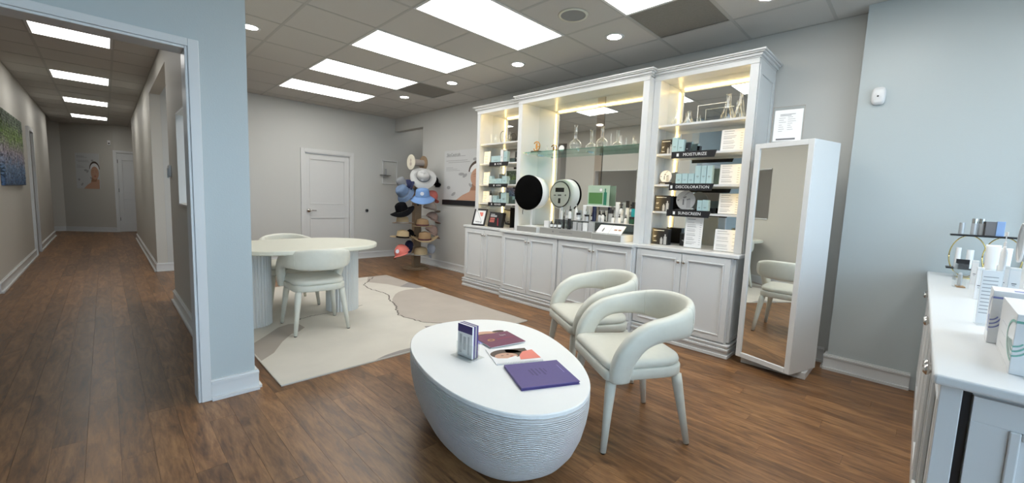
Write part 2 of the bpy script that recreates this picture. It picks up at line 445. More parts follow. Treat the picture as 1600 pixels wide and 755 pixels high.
DL = [((3.349, 2.138), 'round downlight nearest the large vent tile'), ((3.341, 3.36), 'round downlight in front of the tall hutch middle'), ((3.33, 4.569), 'round downlight beside the small vent tile'), ((3.337, 5.798), 'round downlight closest to the back wall corner'),
      ((3.407, .93), 'round downlight cut off by the top picture edge above the mirror'), ((1.03, 4.59), 'round downlight half hidden behind the white column'), ((4.70, 7.25), 'small downlight in the side passage past the poster wall')]
for (x, y), lb in DL:
    t = thing('downlight', lb, 'ceiling light', (x, y, 2.7480), 0, 'recessed downlights')
    obj('rim', MB().lathe([(.062, -.004), (.085, -.006), (.088, 0), (.062, .0008)], 28, cap=False), TRIM, t, smooth=True)
    obj('lens', MB().lathe([(.064, -.0025), (.064, -.0005)], 28), SPOT, t)
t = thing('ceiling_speaker', 'round grey ceiling speaker beside the widest light panel', 'speaker', (2.76, 2.16, 2.748))
obj('rim', MB().lathe([(.100, -.006), (.118, -.008), (.122, 0), (.10, .0005)], 32, cap=False), STONE, t, smooth=True)
obj('grille', MB().lathe([(.102, -.004), (.102, 0)], 32), mat('speaker_grille', (.28, .29, .29), .6, bump=.8, bscale=500), t)

# ---------------------------------------------------------------- baseboards and trims
def base(name, p0, p1, n):
    """board along p0->p1 with outward normal n"""
    (xa, ya), (xb, yb) = p0, p1; L = math.hypot(xb-xa, yb-ya); dx, dy = (xb-xa)/L, (yb-ya)/L
    mb = MB()
    def strip(t0, t1, z0, z1, e=0):
        P = [(xa+n[0]*t0-dx*e, ya+n[1]*t0-dy*e), (xb+n[0]*t0+dx*e, yb+n[1]*t0+dy*e), (xb+n[0]*t1+dx*e, yb+n[1]*t1+dy*e), (xa+n[0]*t1-dx*e, ya+n[1]*t1-dy*e)]
        mb.prism(P, z0, z1)
    strip(.0005, .016, .001, .098); strip(.0005, .022, .098, .112); strip(.0005, .011, .112, .122); strip(.0165, .036, .001, .020)
    return struct(name, mb, TRIM)
base('baseboard_back', (1.05, 7.6), (2.385, 7.6), (0, -1)); base('baseboard_back_right', (3.335, 7.6), (5.99, 7.6), (0, -1))
base('baseboard_right', (4.17, 4.56), (4.17, 6.60), (-1, 0)); base('baseboard_right_mirror', (4.17, .47), (4.17, .98), (-1, 0))
base('baseboard_right_front', (4.01, -.045), (4.01, .45), (-1, 0)); base('baseboard_right_return', (4.00, .43), (4.13, .43), (0, 1))
base('baseboard_left', (.393, 2.85), (.635, 2.85), (0, -1)); base('baseboard_left_end', (.617, 2.84), (.617, 2.97), (1, 0))
base('baseboard_room_left', (.617, 2.99), (.617, 5.70), (1, 0))
base('baseboard_hall_right', (.50, 2.99), (.50, 5.70), (-1, 0)); base('baseboard_hall_right_far', (.50, 7.80), (.50, 12.95), (-1, 0))
base('baseboard_hall_back', (.49, 7.80), (.93, 7.80), (0, -1)); base('baseboard_hall_left', (-.87, 7.04), (-.87, 10.42), (1, 0))
base('baseboard_hall_left_far', (-.87, 11.04), (-.87, 14.16), (1, 0)); base('baseboard_hall_left_return', (-1.69, 7.05), (-.86, 7.05), (0, -1))
base('baseboard_hall_recess', (-2.19, 15.57), (-.75, 15.57), (0, -1))
q = math.hypot(.96, .71); base('baseboard_hall_end', (-.74, 15.566), (.20, 14.871), (-.71/q, -.96/q))
base('baseboard_west', (-2.6, -1.69), (-2.6, 2.84), (1, 0)); base('baseboard_left_west', (-2.59, 2.85), (-1.12, 2.85), (0, -1))
# cased opening trim
struct('trim_1', MB().box(.345, 2.832, .001, .393, 2.8495, 2.025).box(.331, 2.838, .001, .3445, 2.98, 1.985).box(-1.05, 2.832, 1.985, .345, 2.8495, 2.025)
       .box(-1.05, 2.838, 1.971, .331, 2.98, 1.9845).box(-1.1, 2.832, .001, -1.05, 2.8495, 2.025), TRIM, bev=.003)
struct('trim_2', MB().box(-.89, 10.42, .001, -.835, 10.48, 2.14).box(-.89, 10.98, .001, -.835, 11.04, 2.14).box(-.89, 10.48, 2.08, -.835, 10.98, 2.14), TRIM)
struct('trim_3', MB().box(3.985, -.60, .87, 4.0095, -.46, 2.2), TRIM)
# pass-through sill and frame in the hall wall
struct('trim_4', MB().box(.485, 3.98, 1.076, .632, 4.91, 1.0895).box(.49, 4.905, 1.09, .627, 4.9195, 1.91).box(.49, 3.98, 1.897, .627, 4.905, 1.9095), TRIM)

# back door
d = struct('door_1', MB().box(DX0-.06, 7.578, .001, DX0, 7.5995, DZ+.06).box(DX1, 7.578, .001, DX1+.06, 7.5995, DZ+.06).box(DX0, 7.578, DZ, DX1, 7.5995, DZ+.06)
           .box(DX0+.0005, 7.585, .001, DX0+.014, 7.735, DZ-.001).box(DX1-.014, 7.585, .001, DX1-.0005, 7.735, DZ-.001).box(DX0+.014, 7.585, DZ-.015, DX1-.014, 7.735, DZ-.001), DOORW, bev=.002)
def door_into(parent, x, y, w, h, m, handle_left=True, rails_=((.22, .80), (1.03, 1.83))):
    mb = MB(); st = .075; th = .04
    mb.box(x, y+.008, .008, x+w, y+th, h)
    zs = [.008]+[z for r in rails_ for z in r]+[h]
    mb.box(x, y, .008, x+st, y+.008, h).box(x+w-st, y, .008, x+w, y+.008, h)
    for a, b in zip(zs[::2], zs[1::2]): mb.box(x+st, y, a, x+w-st, y+.008, b)
    lf = obj('door_leaf', mb, m, parent, bev=.0015)
    for a, b in rails_:
        e = .02; pm = MB(); xa, xb = x+st, x+w-st
        pm.box(xa, y-.006, a, xb, y+.002, a+e).box(xa, y-.006, b-e, xb, y+.002, b).box(xa, y-.006, a+e, xa+e, y+.002, b-e).box(xb-e, y-.006, a+e, xb, y+.002, b-e)
        obj('panel_moulding', pm, m, lf, bev=.003)
    return lf
lf = door_into(d, DX0+.016, 7.62, DX1-DX0-.032, DZ-.018, DOORW)
hx = DX0+.07
hm = MB().tube([(hx, 7.612, .92), (hx, 7.598, .92)], .032, 20).tube([(hx, 7.60, .92), (hx, 7.57, .92)], .011, 10).tube([(hx, 7.565, .92), (hx+.04, 7.565, .922), (hx+.115, 7.568, .918)], [.012, .010, .008], 10)
obj('door_handle', hm, CHROME, lf, smooth=True)
# hall end door
d2 = struct('door_2', MB().box(.19, 14.838, .001, .25, 14.8595, 2.12).box(.25, 14.838, 2.06, 1.0, 14.8595, 2.12).box(1.0, 14.838, .001, 1.06, 14.8595, 2.12).box(.2505, 14.84, .001, .264, 14.99, 2.059), TRIM, bev=.002)
lf2 = door_into(d2, .2645, 14.862, .734, 2.058, TRIM, rails_=((.22, .88), (1.06, 1.90)))
for z in (.3, 1.05, 1.8): obj('hinge', MB().box(.262, 14.852, z, .274, 14.862, z+.09), DARKMET, lf2)

# wall bits
t = thing('door_stop', 'small dark round door bumper on the back wall right of the door', 'door stop', (3.585, 7.6, .927))
obj('bumper', MB().tube([(0, -.001, 0), (0, -.02, 0)], .028, 20), DARKMET, t, smooth=False)
obj('cap', MB().tube([(0, -.0205, 0), (0, -.028, 0)], .018, 16), BLACK, t)
t = thing('wall_sensor', 'white rounded motion sensor high on the wall right of the mirror', 'sensor', (4.0095, .315, 2.085))
obj('body', MB().loft([[(x, a*.040*k, b*.062*k) for a, b in [(math.copysign(abs(math.cos(i*PI/12))**.6, math.cos(i*PI/12)), math.copysign(abs(math.sin(i*PI/12))**.6, math.sin(i*PI/12))) for i in range(24)]] for x, k in ((0, 1), (-.02, 1), (-.034, .9), (-.04, .65))]), WHITEP, t, smooth=True)
obj('lens', MB().lathe([(.006, -.002), (.006, .0)], 12).xform(Matrix.Translation((-.0405, .002, -.005)) @ Matrix.Rotation(PI/2, 4, 'Y')), BLACK, t)
t = thing('wall_keypad', 'small white thermostat with grey clip on the hallway wall corner', 'thermostat', (.4995, 5.56, 1.40))
obj('body', MB().box(-.022, -.055, -.06, -.0005, .055, .06), WHITEP, t, bev=.006)
obj('clip', MB().box(-.034, -.045, -.07, -.0225, -.015, .03), SILVER, t, bev=.003)
t = thing('exit_sensor', 'tiny white sensor on the far hallway wall above the door', 'sensor', (.13, 14.895, 2.30))
obj('body', MB().box(-.03, -.03, -.06, .03, .0, .06), WHITEP, t, bev=.01); obj('lens', MB().box(-.015, -.035, -.03, .015, -.0305, 0), BLACK, t)

# hallway painting
t = thing('wall_art', 'tall textured canvas, green at the top fading to deep blue, on the hallway wall', 'painting', (-.8695, 8.66, 1.65))
am = bpy.data.materials.new('mosaic_paint'); am.use_nodes = True; nt = am.node_tree; b = nt.nodes['Principled BSDF']
tc = nt.nodes.new('ShaderNodeTexCoord'); vo = nt.nodes.new('ShaderNodeTexVoronoi'); vo.inputs['Scale'].default_value = 45; nt.links.new(tc.outputs['Object'], vo.inputs['Vector'])
sp = nt.nodes.new('ShaderNodeSeparateXYZ'); nt.links.new(tc.outputs['Object'], sp.inputs[0])
mr = nt.nodes.new('ShaderNodeMapRange'); mr.inputs[1].default_value = -.5; mr.inputs[2].default_value = .5; nt.links.new(sp.outputs['Z'], mr.inputs[0])
no = nt.nodes.new('ShaderNodeTexNoise'); no.inputs['Scale'].default_value = 9; nt.links.new(tc.outputs['Object'], no.inputs['Vector'])
a1 = nt.nodes.new('ShaderNodeMath'); a1.operation = 'MULTIPLY_ADD'; a1.inputs[1].default_value = .35; nt.links.new(no.outputs['Fac'], a1.inputs[0]); nt.links.new(mr.outputs[0], a1.inputs[2])
rp = nt.nodes.new('ShaderNodeValToRGB'); e = rp.color_ramp.elements; e[0].position = .15; e[0].color = (.03, .07, .16, 1); e[1].position = 1.0; e[1].color = (.10, .13, .09, 1)
for ps, c in ((.42, (.12, .19, .30, 1)), (.62, (.30, .26, .30, 1)), (.85, (.16, .24, .07, 1))):
    x = e.new(ps); x.color = c
nt.links.new(a1.outputs[0], rp.inputs[0])
hs = nt.nodes.new('ShaderNodeHueSaturation'); nt.links.new(rp.outputs[0], hs.inputs['Color'])
m3 = nt.nodes.new('ShaderNodeMath'); m3.operation = 'MULTIPLY_ADD'; m3.inputs[1].default_value = 1.7; m3.inputs[2].default_value = .25
s2 = nt.nodes.new('ShaderNodeSeparateColor'); nt.links.new(vo.outputs['Color'], s2.inputs[0]); nt.links.new(s2.outputs[0], m3.inputs[0]); nt.links.new(m3.outputs[0], hs.inputs['Value'])
nt.links.new(hs.outputs[0], b.inputs['Base Color']); b.inputs['Roughness'].default_value = .6
obj('canvas', MB().box(.0005, -.90, -.47, .035, .92, .46), am, t, bev=.006)
obj('mosaic_relief', (lambda mb: [mb.box(.0352, y, z, .0352+random.uniform(.003, .009), y+.05, z+.03) for y in [(-.88+.06*i) for i in range(29)] for z in [(-.45+.036*k) for k in range(25)]] and mb)(MB()), am, t, kind='stuff')

# poster with a face (used twice, on the hall end wall and on the right wall)
POSTERW = mat('poster_pale_grey', (.60, .61, .61), .4)
def poster(name, label, M, w, h, bar, head=True):
    t = thing(name, label, 'poster'); t.matrix_world = M
    obj('sheet', MB().box(0, 0, 0, w, h, .006), POSTERW, t)
    I = Matrix.Identity(4)
    def pp(nm, polys, m, k): prt(nm, [[(x*w, y*h) for x, y in P] for P in polys], I, m, t, .0066+.0005*k)
    pp('shoulder_print', [[(.30, .0), (.46, .11), (.60, .17), (.66, .27), (.98, .27), (.97, .0)]], SKIN, 0)
    pp('neck_shade_print', [[(.62, .20), (.66, .33), (.92, .33), (.84, .20)]], SKIN2, 1)
    pp('hair_print', [ell(.80, .56, .22, .22, 24, 0, PI)], HAIR, 1)
    pp('headband_print', [ell(.80, .555, .19, .17, 24, 0, PI)], PAPER, 2)
    pp('face_print', [ell(.80, .45, .17, .185, 28)], SKIN, 3)
    pp('brow_print', [[(.68, .51), (.75, .53), (.76, .52), (.68, .50)], [(.83, .52), (.90, .52), (.91, .51), (.83, .51)], [(.69, .475), (.76, .475), (.76, .468), (.69, .468)], [(.84, .475), (.91, .475), (.91, .468), (.84, .468)], [(.79, .40), (.84, .40), (.84, .393), (.79, .393)]], SKIN2, 4)
    pp('lips_print', [ell(.81, .355, .05, .014, 14)], LIPS, 4)
    for fp in [ell(.42, .52, .07, .03, 10), ell(.50, .49, .06, .03, 10, rot=.6), ell(.63, .30, .05, .025, 10, rot=-.8), ell(.12, .25, .045, .035, 10), ell(.24, .12, .06, .03, 10, rot=.6), ell(.72, .80, .05, .03, 8)]: pp('flower_print', [fp], INKP, 5)
    pp('text_rule_print', [rc(.05, .885, .50, .875), rc(.05, .80, .55, .79), rc(.10, .765, .60, .755), rc(.05, .66, .22, .652), rc(.05, .63, .32, .622), rc(.05, .60, .38, .592)], INKP, 0)
    if head:
        o = text('heading', 'SkinCeuticals', .048*w/.8, frameM((.06*w, .915*h, .0068), (1, 0, 0), (0, 1, 0)), INK, t, 'LEFT')
    if bar: obj('bottom_bar', MB().box(-.03, -.085, 0, w, -.002, .02), BLACK, t, bev=.003)
    return t
poster('wall_poster', 'large face poster with a black bottom bar beside the hat stand', frameM((4.1695, 5.88, 1.20), (0, -1, 0), (0, 0, 1)), 1.15, .82, True)
poster('hall_poster', 'poster of a face with headband on the far hallway wall', frameM((-.4954, 15.3845, 1.11), (.96, -.71, 0), (0, 0, 1)), .53, .90, False)

# ================================================================ display wall: base cabinets
def moulded_door(parent, x, y0, y1, z0, z1, knob_y=None, name='door'):
    """cabinet door in the plane x (front faces -x)"""
    st = .045
    mb = MB().box(x-.010, y0, z0, x, y1, z1)
    mb.box(x-.018, y0, z0, x-.010, y0+st, z1).box(x-.018, y1-st, z0, x-.010, y1, z1).box(x-.018, y0+st, z0, x-.010, y1-st, z0+st).box(x-.018, y0+st, z1-st, x-.010, y1-st, z1)
    d = obj(name, mb, CABW, parent, bev=.0012)
    e = .014; a0, a1, b0, b1 = y0+st, y1-st, z0+st, z1-st
    obj('moulding', MB().box(x-.023, a0, b0, x-.0105, a1, b0+e).box(x-.023, a0, b1-e, x-.0105, a1, b1).box(x-.023, a0, b0+e, x-.0105, a0+e, b1-e).box(x-.023, a1-e, b0+e, x-.0105, a1, b1-e), CABW, d, bev=.004)
    if knob_y is not None:
        z = z1-.072
        obj('knob', MB().lathe([(.007, 0), (.007, .008), (.014, .013), (.015, .018), (.009, .023)], 16).xform(Matrix.Translation((x-.018, knob_y, z)) @ Matrix.Rotation(-PI/2, 4, 'Y')), CHROME, d, smooth=True)
    return d
def base_unit(label, y0, y1, xf, doors, right_end=False, left_end=False):
    t = thing('base_cabinet', label, 'cabinet', (0, 0, 0), 0)
    obj('carcass', MB().box(xf, y0, .115, 4.165, y1, .835), CABW, t, bev=.001)
    pl = MB()
    a = y0-(.03 if right_end else 0); b = y1+(.03 if left_end else 0)
    pl.box(xf-.030, a, .001, 4.160, b, .030).box(xf-.022, a+(.008 if right_end else 0), .030, 4.160, b-(.008 if left_end else 0), .062).box(xf-.034, a, .062, 4.160, b, .082)
    pl.box(xf-.020, a+(.01 if right_end else 0), .082, 4.160, b-(.01 if left_end else 0), .098).box(xf-.028, a, .098, 4.160, b, .1145)
    obj('plinth', pl, CABW, t, bev=.004)
    n = len(doors)
    for i, (a, b) in enumerate(doors):
        kn = (b-.022) if i % 2 == 0 else (a+.022)
        moulded_door(t, xf-.0005, a, b, .13, .825, kn)
    if right_end:
        obj('end_panel', MB().box(xf+.01, y0-.012, .13, 3.80, y0-.0005, .825).box(xf+.01, y0-.020, .13, xf+.06, y0-.0125, .825).box(xf+.06, y0-.020, .13, 3.80, y0-.0125, .17), CABW, t, bev=.002)
    return t
base_unit('white two-door base cabinet at the right end, beside the leaning mirror', 1.05, 1.895, 3.585, [(1.06, 1.455), (1.460, 1.885)], right_end=True)
base_unit('white base cabinet behind the rear armchair, right half of the protruding middle', 1.897, 2.80, 3.525, [(1.91, 2.345), (2.350, 2.79)])
base_unit('white base cabinet behind the rug, left half of the protruding middle', 2.802, 3.70, 3.525, [(2.812, 3.245), (3.250, 3.69)])
base_unit('white two-door base cabinet at the far left end near the hat stand', 3.702, 4.535, 3.60, [(3.712, 4.115), (4.120, 4.525)], left_end=True)
ct = MB().prism([(3.557, 1.00), (4.168, 1.00), (4.168, 4.565), (3.575, 4.565), (3.575, 3.725), (3.485, 3.725), (3.485, 1.895), (3.557, 1.895)], .8355, .866)
tag(obj('countertop', ct, CABW, bev=.006, seg=3), 'long white worktop stepping forward in the middle under the lit hutch', 'countertop')

# ---------------------------------------------------------------- hutch sections
ZT = 2.385
def hutch(label, y0, y1, xf, shelves, st=.062, right_end=False, left_end=False, center=False):
    t = thing('display_hutch', label, 'display cabinet', (0, 0, 0), 0)
    xm = 3.955; zb = .8665
    # side panels behind stiles
    sm = MB().box(xf+.02, y0, zb, 4.165, y0+.02, ZT+.03); obj('side_panel', sm, CABW, t)
    obj('side_panel', MB().box(xf+.02, y1-.02, zb, 4.165, y1, ZT+.03), CABW, t)
    obj('stile', MB().box(xf, y0, zb, xf+.0195, y0+st, ZT), CABW, t, bev=.002)
    obj('stile', MB().box(xf, y1-st, zb, xf+.0195, y1, ZT), CABW, t, bev=.002)
    obj('top_panel', MB().box(xf+.02, y0+.0205, ZT+.03, 4.165, y1-.0205, ZT+.05), CABW, t)
    a = y0-(.0 if right_end else 0)
    fr = MB().box(xf-.004, y0-.001, ZT, xf+.0195, y1+.001, 2.425)
    if right_end: fr.box(xf+.0195, y0-.006, ZT, 4.165, y0-.0005, 2.425)
    if left_end: fr.box(xf+.0195, y1+.0005, ZT, 4.165, y1+.006, 2.425)
    obj('frieze', fr, CABW, t, bev=.001)
    cr = MB()
    for k, (z0, z1, o) in enumerate([(2.4255, 2.436, .010), (2.436, 2.456, .024), (2.456, 2.467, .040), (2.467, 2.480, .052)]):
        ya = y0-o if (right_end or center) else y0; yb = y1+o if (left_end or center) else y1
        cr.box(xf-o, ya, z0, 3.632 if center else 4.165, yb, z1)
        if center: cr.box(3.6325, y0, z0, 4.165, y1, z1)
    obj('cornice', cr, CABW, t, bev=.003)
    obj('back_mirror', MB().box(xm, y0+.021, zb, xm+.006, y1-.021, ZT+.029), MIRROR, t)
    for y in (y0+.0215, y1-.0255):
        obj('led_strip', MB().box(xf+.0215, y, zb+.02, xf+.030, y+.004, ZT), LED, t, label='glowing warm white strip')
    obj('led_strip', MB().box(xf+.0215, y0+.07, ZT+.022, xf+.034, y1-.07, ZT+.0295), LED, t, label='glowing warm white strip')
    for z in shelves:
        obj('shelf', MB().box(xf+.032, y0+.0265, z-.018, xm-.0008, y1-.0265, z), CABW, t, bev=.001)
    if right_end:
        obj('end_frame', MB().box(xf+.02, y0-.008, zb, xf+.08, y0-.0005, ZT-.001).box(4.10, y0-.008, zb, 4.165, y0-.0005, ZT-.001).box(xf+.08, y0-.008, ZT-.07, 4.10, y0-.0005, ZT-.001).box(xf+.08, y0-.008, zb, 4.10, y0-.0005, zb+.08), CABW, t, bev=.002)
    return t
SH = (1.985, 1.722, 1.438, 1.185)
hutch('tall lit display hutch on the right, next to the leaning mirror', 1.025, 1.889, 3.69, SH, right_end=True)
hc = hutch('widest lit display hutch in the middle with a mirrored back and glass shelf', 1.891, 3.575, 3.60, (), center=True)
hutch('narrow lit display hutch at the far left by the face poster', 3.577, 4.455, 3.69, SH, left_end=True)
obj('glass_shelf', MB().box(3.66, 1.94, 1.812, 3.952, 3.53, 1.822), GREENG, hc, label='clear glass shelf with green edge')
for y in (1.96, 2.74, 3.50):
    obj('shelf_clip', MB().box(3.70, y, 1.800, 3.73, y+.02, 1.8115).box(3.90, y, 1.800, 3.953, y+.02, 1.8115), CHROME, hc)
obj('mirror_strip', MB().box(3.946, 2.585, .90, 3.954, 2.68, ZT+.02), BRONZEM, hc, label='narrow bronze mirror strip')

# ---------------------------------------------------------------- shelf contents
def I4(): return Matrix.Identity(4)
def carton(label, x, y0, y1, z0, h, m=TEALB, d=.05, cat='box', group=None, edge=TEAL2, marks=True):
    """upright carton standing on a shelf, front faces -x"""
    w = abs(y1-y0); t = thing('carton', label, cat, (x, (y0+y1)/2, z0), 0, group)
    obj('box_body', MB().box(0, -w/2, .0003, d, w/2, h), m, t, bev=.0012)
    if marks:
        prt('label_print', [rc(-w*.22, h*.42, w*.22, h*.45), rc(-w*.14, h*.36, w*.14, h*.375)], WEST(0, 0, 0), INK if m != BLACK else PAPER, t)
        obj('lid_line', MB().box(-.0006, -w/2+.0005, h*.93, 0, w/2-.0005, h*.935), edge, t)
    return t
def kit(label, x, yc, z0, w, h, d=.07):
    t = thing('kit_box', label, 'box', (x, yc, z0))
    obj('box_body', MB().box(0, -w/2, .0003, d, w/2, h), BLACK, t, bev=.0015)
    M = WEST(0, 0, 0)
    prt('print', [rc(-w*.42, h*.86, w*.25, h*.89), rc(-w*.42, h*.52, -w*.24, h*.54), rc(-w*.42, h*.46, -w*.28, h*.48), rc(-w*.42, h*.2, -w*.2, h*.22)], M, PAPER, t)
    prt('bottle_print', [rc(w*.02, h*.03, w*.18, h*.38), rc(w*.06, h*.38, w*.14, h*.46), rc(w*.24, h*.03, w*.42, h*.52), rc(w*.29, h*.52, w*.37, h*.66)], M, SILVER, t)
    return t
def sign(label, word, y0, y1, z0, z1):
    t = thing('shelf_sign', label, 'sign', (3.7185, (y0+y1)/2, z0)); w = abs(y1-y0); h = z1-z0
    c = .04
    obj('plate', MB().prism([(-w/2+.018, 0), (w/2, 0), (w/2, h), (-w/2, h)], 0, .003).xform(frameM((-.0005, 0, 0), (0, 1, 0), (0, 0, 1))), BLACK, t)
    text('lettering', word, min(.037, h*.62), WEST(-.0008, -.012, h*.5), PAPER, t)
    prt('logo_print', [rc(-len(word)*.0119-.030, h*.28, -len(word)*.0119-.010, h*.72)], WEST(-.0008, 0, 0), PAPER, t)
    return t
def sheet(label, x, yc, z0, w, h, rows=7, lean=.06, stand=True):
    t = thing('price_sheet', label, 'sign', (x, yc, z0+.0005), rot=(0, lean, 0))
    obj('acrylic_holder', MB().box(.001, -w/2-.006, 0, .004, w/2+.006, h+.006).box(-.03, -w/2-.006, 0, .001, w/2+.006, .003), ACRYL, t)
    obj('paper', MB().box(-.0012, -w/2, .004, .0002, w/2, h), PAPER, t)
    pr = [rc(-w*.40, h*.90, w*.05, h*.925)]
    for k in range(rows):
        zz = h*(.80-.68*k/max(1, rows-1)); r = random.Random(k*7+int(w*999))
        pr += [rc(-w*.40, zz, -w*.40+w*r.uniform(.35, .6), zz+.0035), rc(w*.32, zz, w*.42, zz+.0035)]
        if k % 2: pr.append(rc(-w*.40, zz-.012, w*.1, zz-.009))
    prt('print', pr, WEST(-.0014, 0, 0), INKP, t)
    return t
S1, S2, S3, S4 = SH; CT = .866
# right hutch
kit('small black kit box at the left end of the MOISTURIZE shelf', 3.80, 1.775, S2, .115, .14)
carton('pale teal carton beside the black kit box on the MOISTURIZE shelf', 3.77, 1.715, 1.662, S2, .148)
carton('shorter pale teal carton right of the taller one on the MOISTURIZE shelf', 3.77, 1.658, 1.605, S2, .126)
carton('slim black carton behind the teal cartons on the MOISTURIZE shelf', 3.80, 1.598, 1.572, S2, .10, BLACK)
sheet('white price sheet at the right end of the MOISTURIZE shelf', 3.80, 1.205, S2, .185, .185)
def picture_disc(label, x, yc, z0, r, shade, txt=False):
    t = thing('round_display', label, 'display', (x, yc, z0))
    obj('foot', MB().box(-.03, -r*.9, .0003, .03, r*.9, .028), BLACK, t, bev=.002)
    obj('disc', MB().lathe([(r, 0), (r, .004)], 36).xform(Matrix.Translation((.004, 0, .024+r)) @ Matrix.Rotation(-PI/2, 4, 'Y')), shade, t)
    cz = .024+r
    prt('picture_print', [[(r*.1, cz-r*.8), (r*.1, cz), (r*.5, cz+.1*r), (r*.55, cz-r*.8)], [(-r*.7, cz-r*.1), (-r*.45, cz+r*.2), (r*.45, cz+r*.85), (r*.2, cz+r*.9)]], WEST(-.0002, 0, 0), SILVER if shade != SILVER else INKP, t, .0006)
    prt('picture_dark_print', [[(r*.1, cz), (r*.12, cz+r*.12), (r*.45, cz+r*.2), (r*.5, cz+.1*r)], [(-r*.9, cz+r*.02), (-r*.78, cz-r*.12), (-r*.6, cz+r*.1)], rc(-r*.3, cz-r*.5, -r*.15, cz+r*.1), ell(-r*.1, cz+r*.3, r*.2, r*.08, 10, rot=.4)], WEST(-.0002, 0, 0), INK, t, .0009)
    prt('foot_print', [rc(-r*.7, .010, r*.2, .014)], WEST(-.0302, 0, 0), PAPER, t)
picture_disc('small round white picture on a black foot, left end of the DISCOLORATION shelf', 3.85, 1.79, S3, .058, PAPER)
for k, (a, b, h) in enumerate([(1.655, 1.602, .100), (1.598, 1.546, .102), (1.542, 1.490, .100)]):
    carton(['leftmost short teal carton on the DISCOLORATION shelf', 'middle short teal carton on the DISCOLORATION shelf', 'short teal carton touching the taller ones on the DISCOLORATION shelf'][k], 3.77, a, b, S3, h)
for k, (a, b, h) in enumerate([(1.484, 1.434, .168), (1.430, 1.386, .168), (1.382, 1.338, .166)]):
    carton(['left one of the three tall teal cartons, DISCOLORATION shelf', 'middle one of the three tall teal cartons, DISCOLORATION shelf', 'right one of the three tall teal cartons, DISCOLORATION shelf'][k], 3.77, a, b, S3, h)
sheet('white price sheet at the right end of the DISCOLORATION shelf', 3.80, 1.20, S3, .17, .175)
kit('black kit box with printed bottles at the left end of the SUNSCREEN shelf', 3.80, 1.78, S4, .15, .152)
picture_disc('large round grey product picture on the SUNSCREEN shelf', 3.80, 1.56, S4, .088, SILVER)
carton('left small teal carton on the SUNSCREEN shelf', 3.765, 1.440, 1.400, S4, .115)
carton('right small teal carton on the SUNSCREEN shelf', 3.765, 1.396, 1.345, S4, .118)
carton('low black tray box lying behind the round picture on the SUNSCREEN shelf', 3.86, 1.47, 1.33, S4, .05, BLACK, .06)
sheet('white price sheet at the right end of the SUNSCREEN shelf', 3.80, 1.19, S4, .165, .178)
kit('black kit box with two printed bottles on the worktop at the right hutch', 3.77, 1.765, CT, .155, .155)
sheet('tall white menu in an acrylic holder on the worktop', 3.755, 1.45, CT, .155, .285, 11)
sheet('small white price card on the worktop at the right corner', 3.73, 1.17, CT, .175, .19, 5)
carton('small black carton on the worktop behind the tall menu', 3.88, 1.62, 1.54, CT, .12, BLACK)
sign('black shelf sign reading MOISTURIZE', 'MOISTURIZE', 1.690, 1.295, 1.672, 1.733)
sign('black shelf sign reading DISCOLORATION', 'DISCOLORATION', 1.690, 1.295, 1.382, 1.446)
sign('black shelf sign reading SUNSCREEN', 'SUNSCREEN', 1.695, 1.30, 1.146, 1.207)
# left hutch
sheet('white price sheet on the upper product shelf of the left hutch', 3.80, 4.36, S2, .13, .17)
carton('wide pale teal carton on the upper shelf of the left hutch', 3.78, 4.25, 4.06, S2, .10)
carton('narrow white carton standing tall on the upper shelf of the left hutch', 3.765, 4.046, 4.000, S2, .175, WHITEP)
carton('tall pale teal carton on the upper shelf of the left hutch', 3.77, 3.990, 3.925, S2, .15)
carton('black carton at the right end of the upper shelf, left hutch', 3.85, 3.86, 3.80, S2, .15, BLACK)
sheet('white price sheet on the second product shelf of the left hutch', 3.80, 4.36, S3, .13, .17)
carton('teal carton at the left of the second shelf, left hutch', 3.78, 4.285, 4.220, S3, .115)
carton('low wide teal carton in the middle of the second shelf, left hutch', 3.78, 4.215, 4.120, S3, .078)
carton('low teal carton right of the middle on the second shelf, left hutch', 3.78, 4.115, 4.025, S3, .082)
carton('taller teal carton at the right of the second shelf, left hutch', 3.78, 4.020, 3.925, S3, .112)
sheet('white price sheet on the lowest product shelf of the left hutch', 3.80, 4.36, S4, .13, .16)
carton('medium teal carton at the left of the lowest shelf, left hutch', 3.78, 4.190, 4.110, S4, .105)
carton('short teal carton in the middle of the lowest shelf, left hutch', 3.78, 4.105, 4.035, S4, .060)
carton('tall teal carton at the right of the lowest shelf, left hutch', 3.78, 4.030, 3.925, S4, .145)
sign('upper of the three black shelf signs in the left hutch, reading ACNE', 'ACNE', 4.215, 3.84, 1.678, 1.732)
sign('middle black shelf sign in the left hutch, reading AGING', 'AGING', 4.215, 3.84, 1.398, 1.447)
sign('lowest black shelf sign in the left hutch, reading REDNESS', 'REDNESS', 4.215, 3.86, 1.146, 1.196)

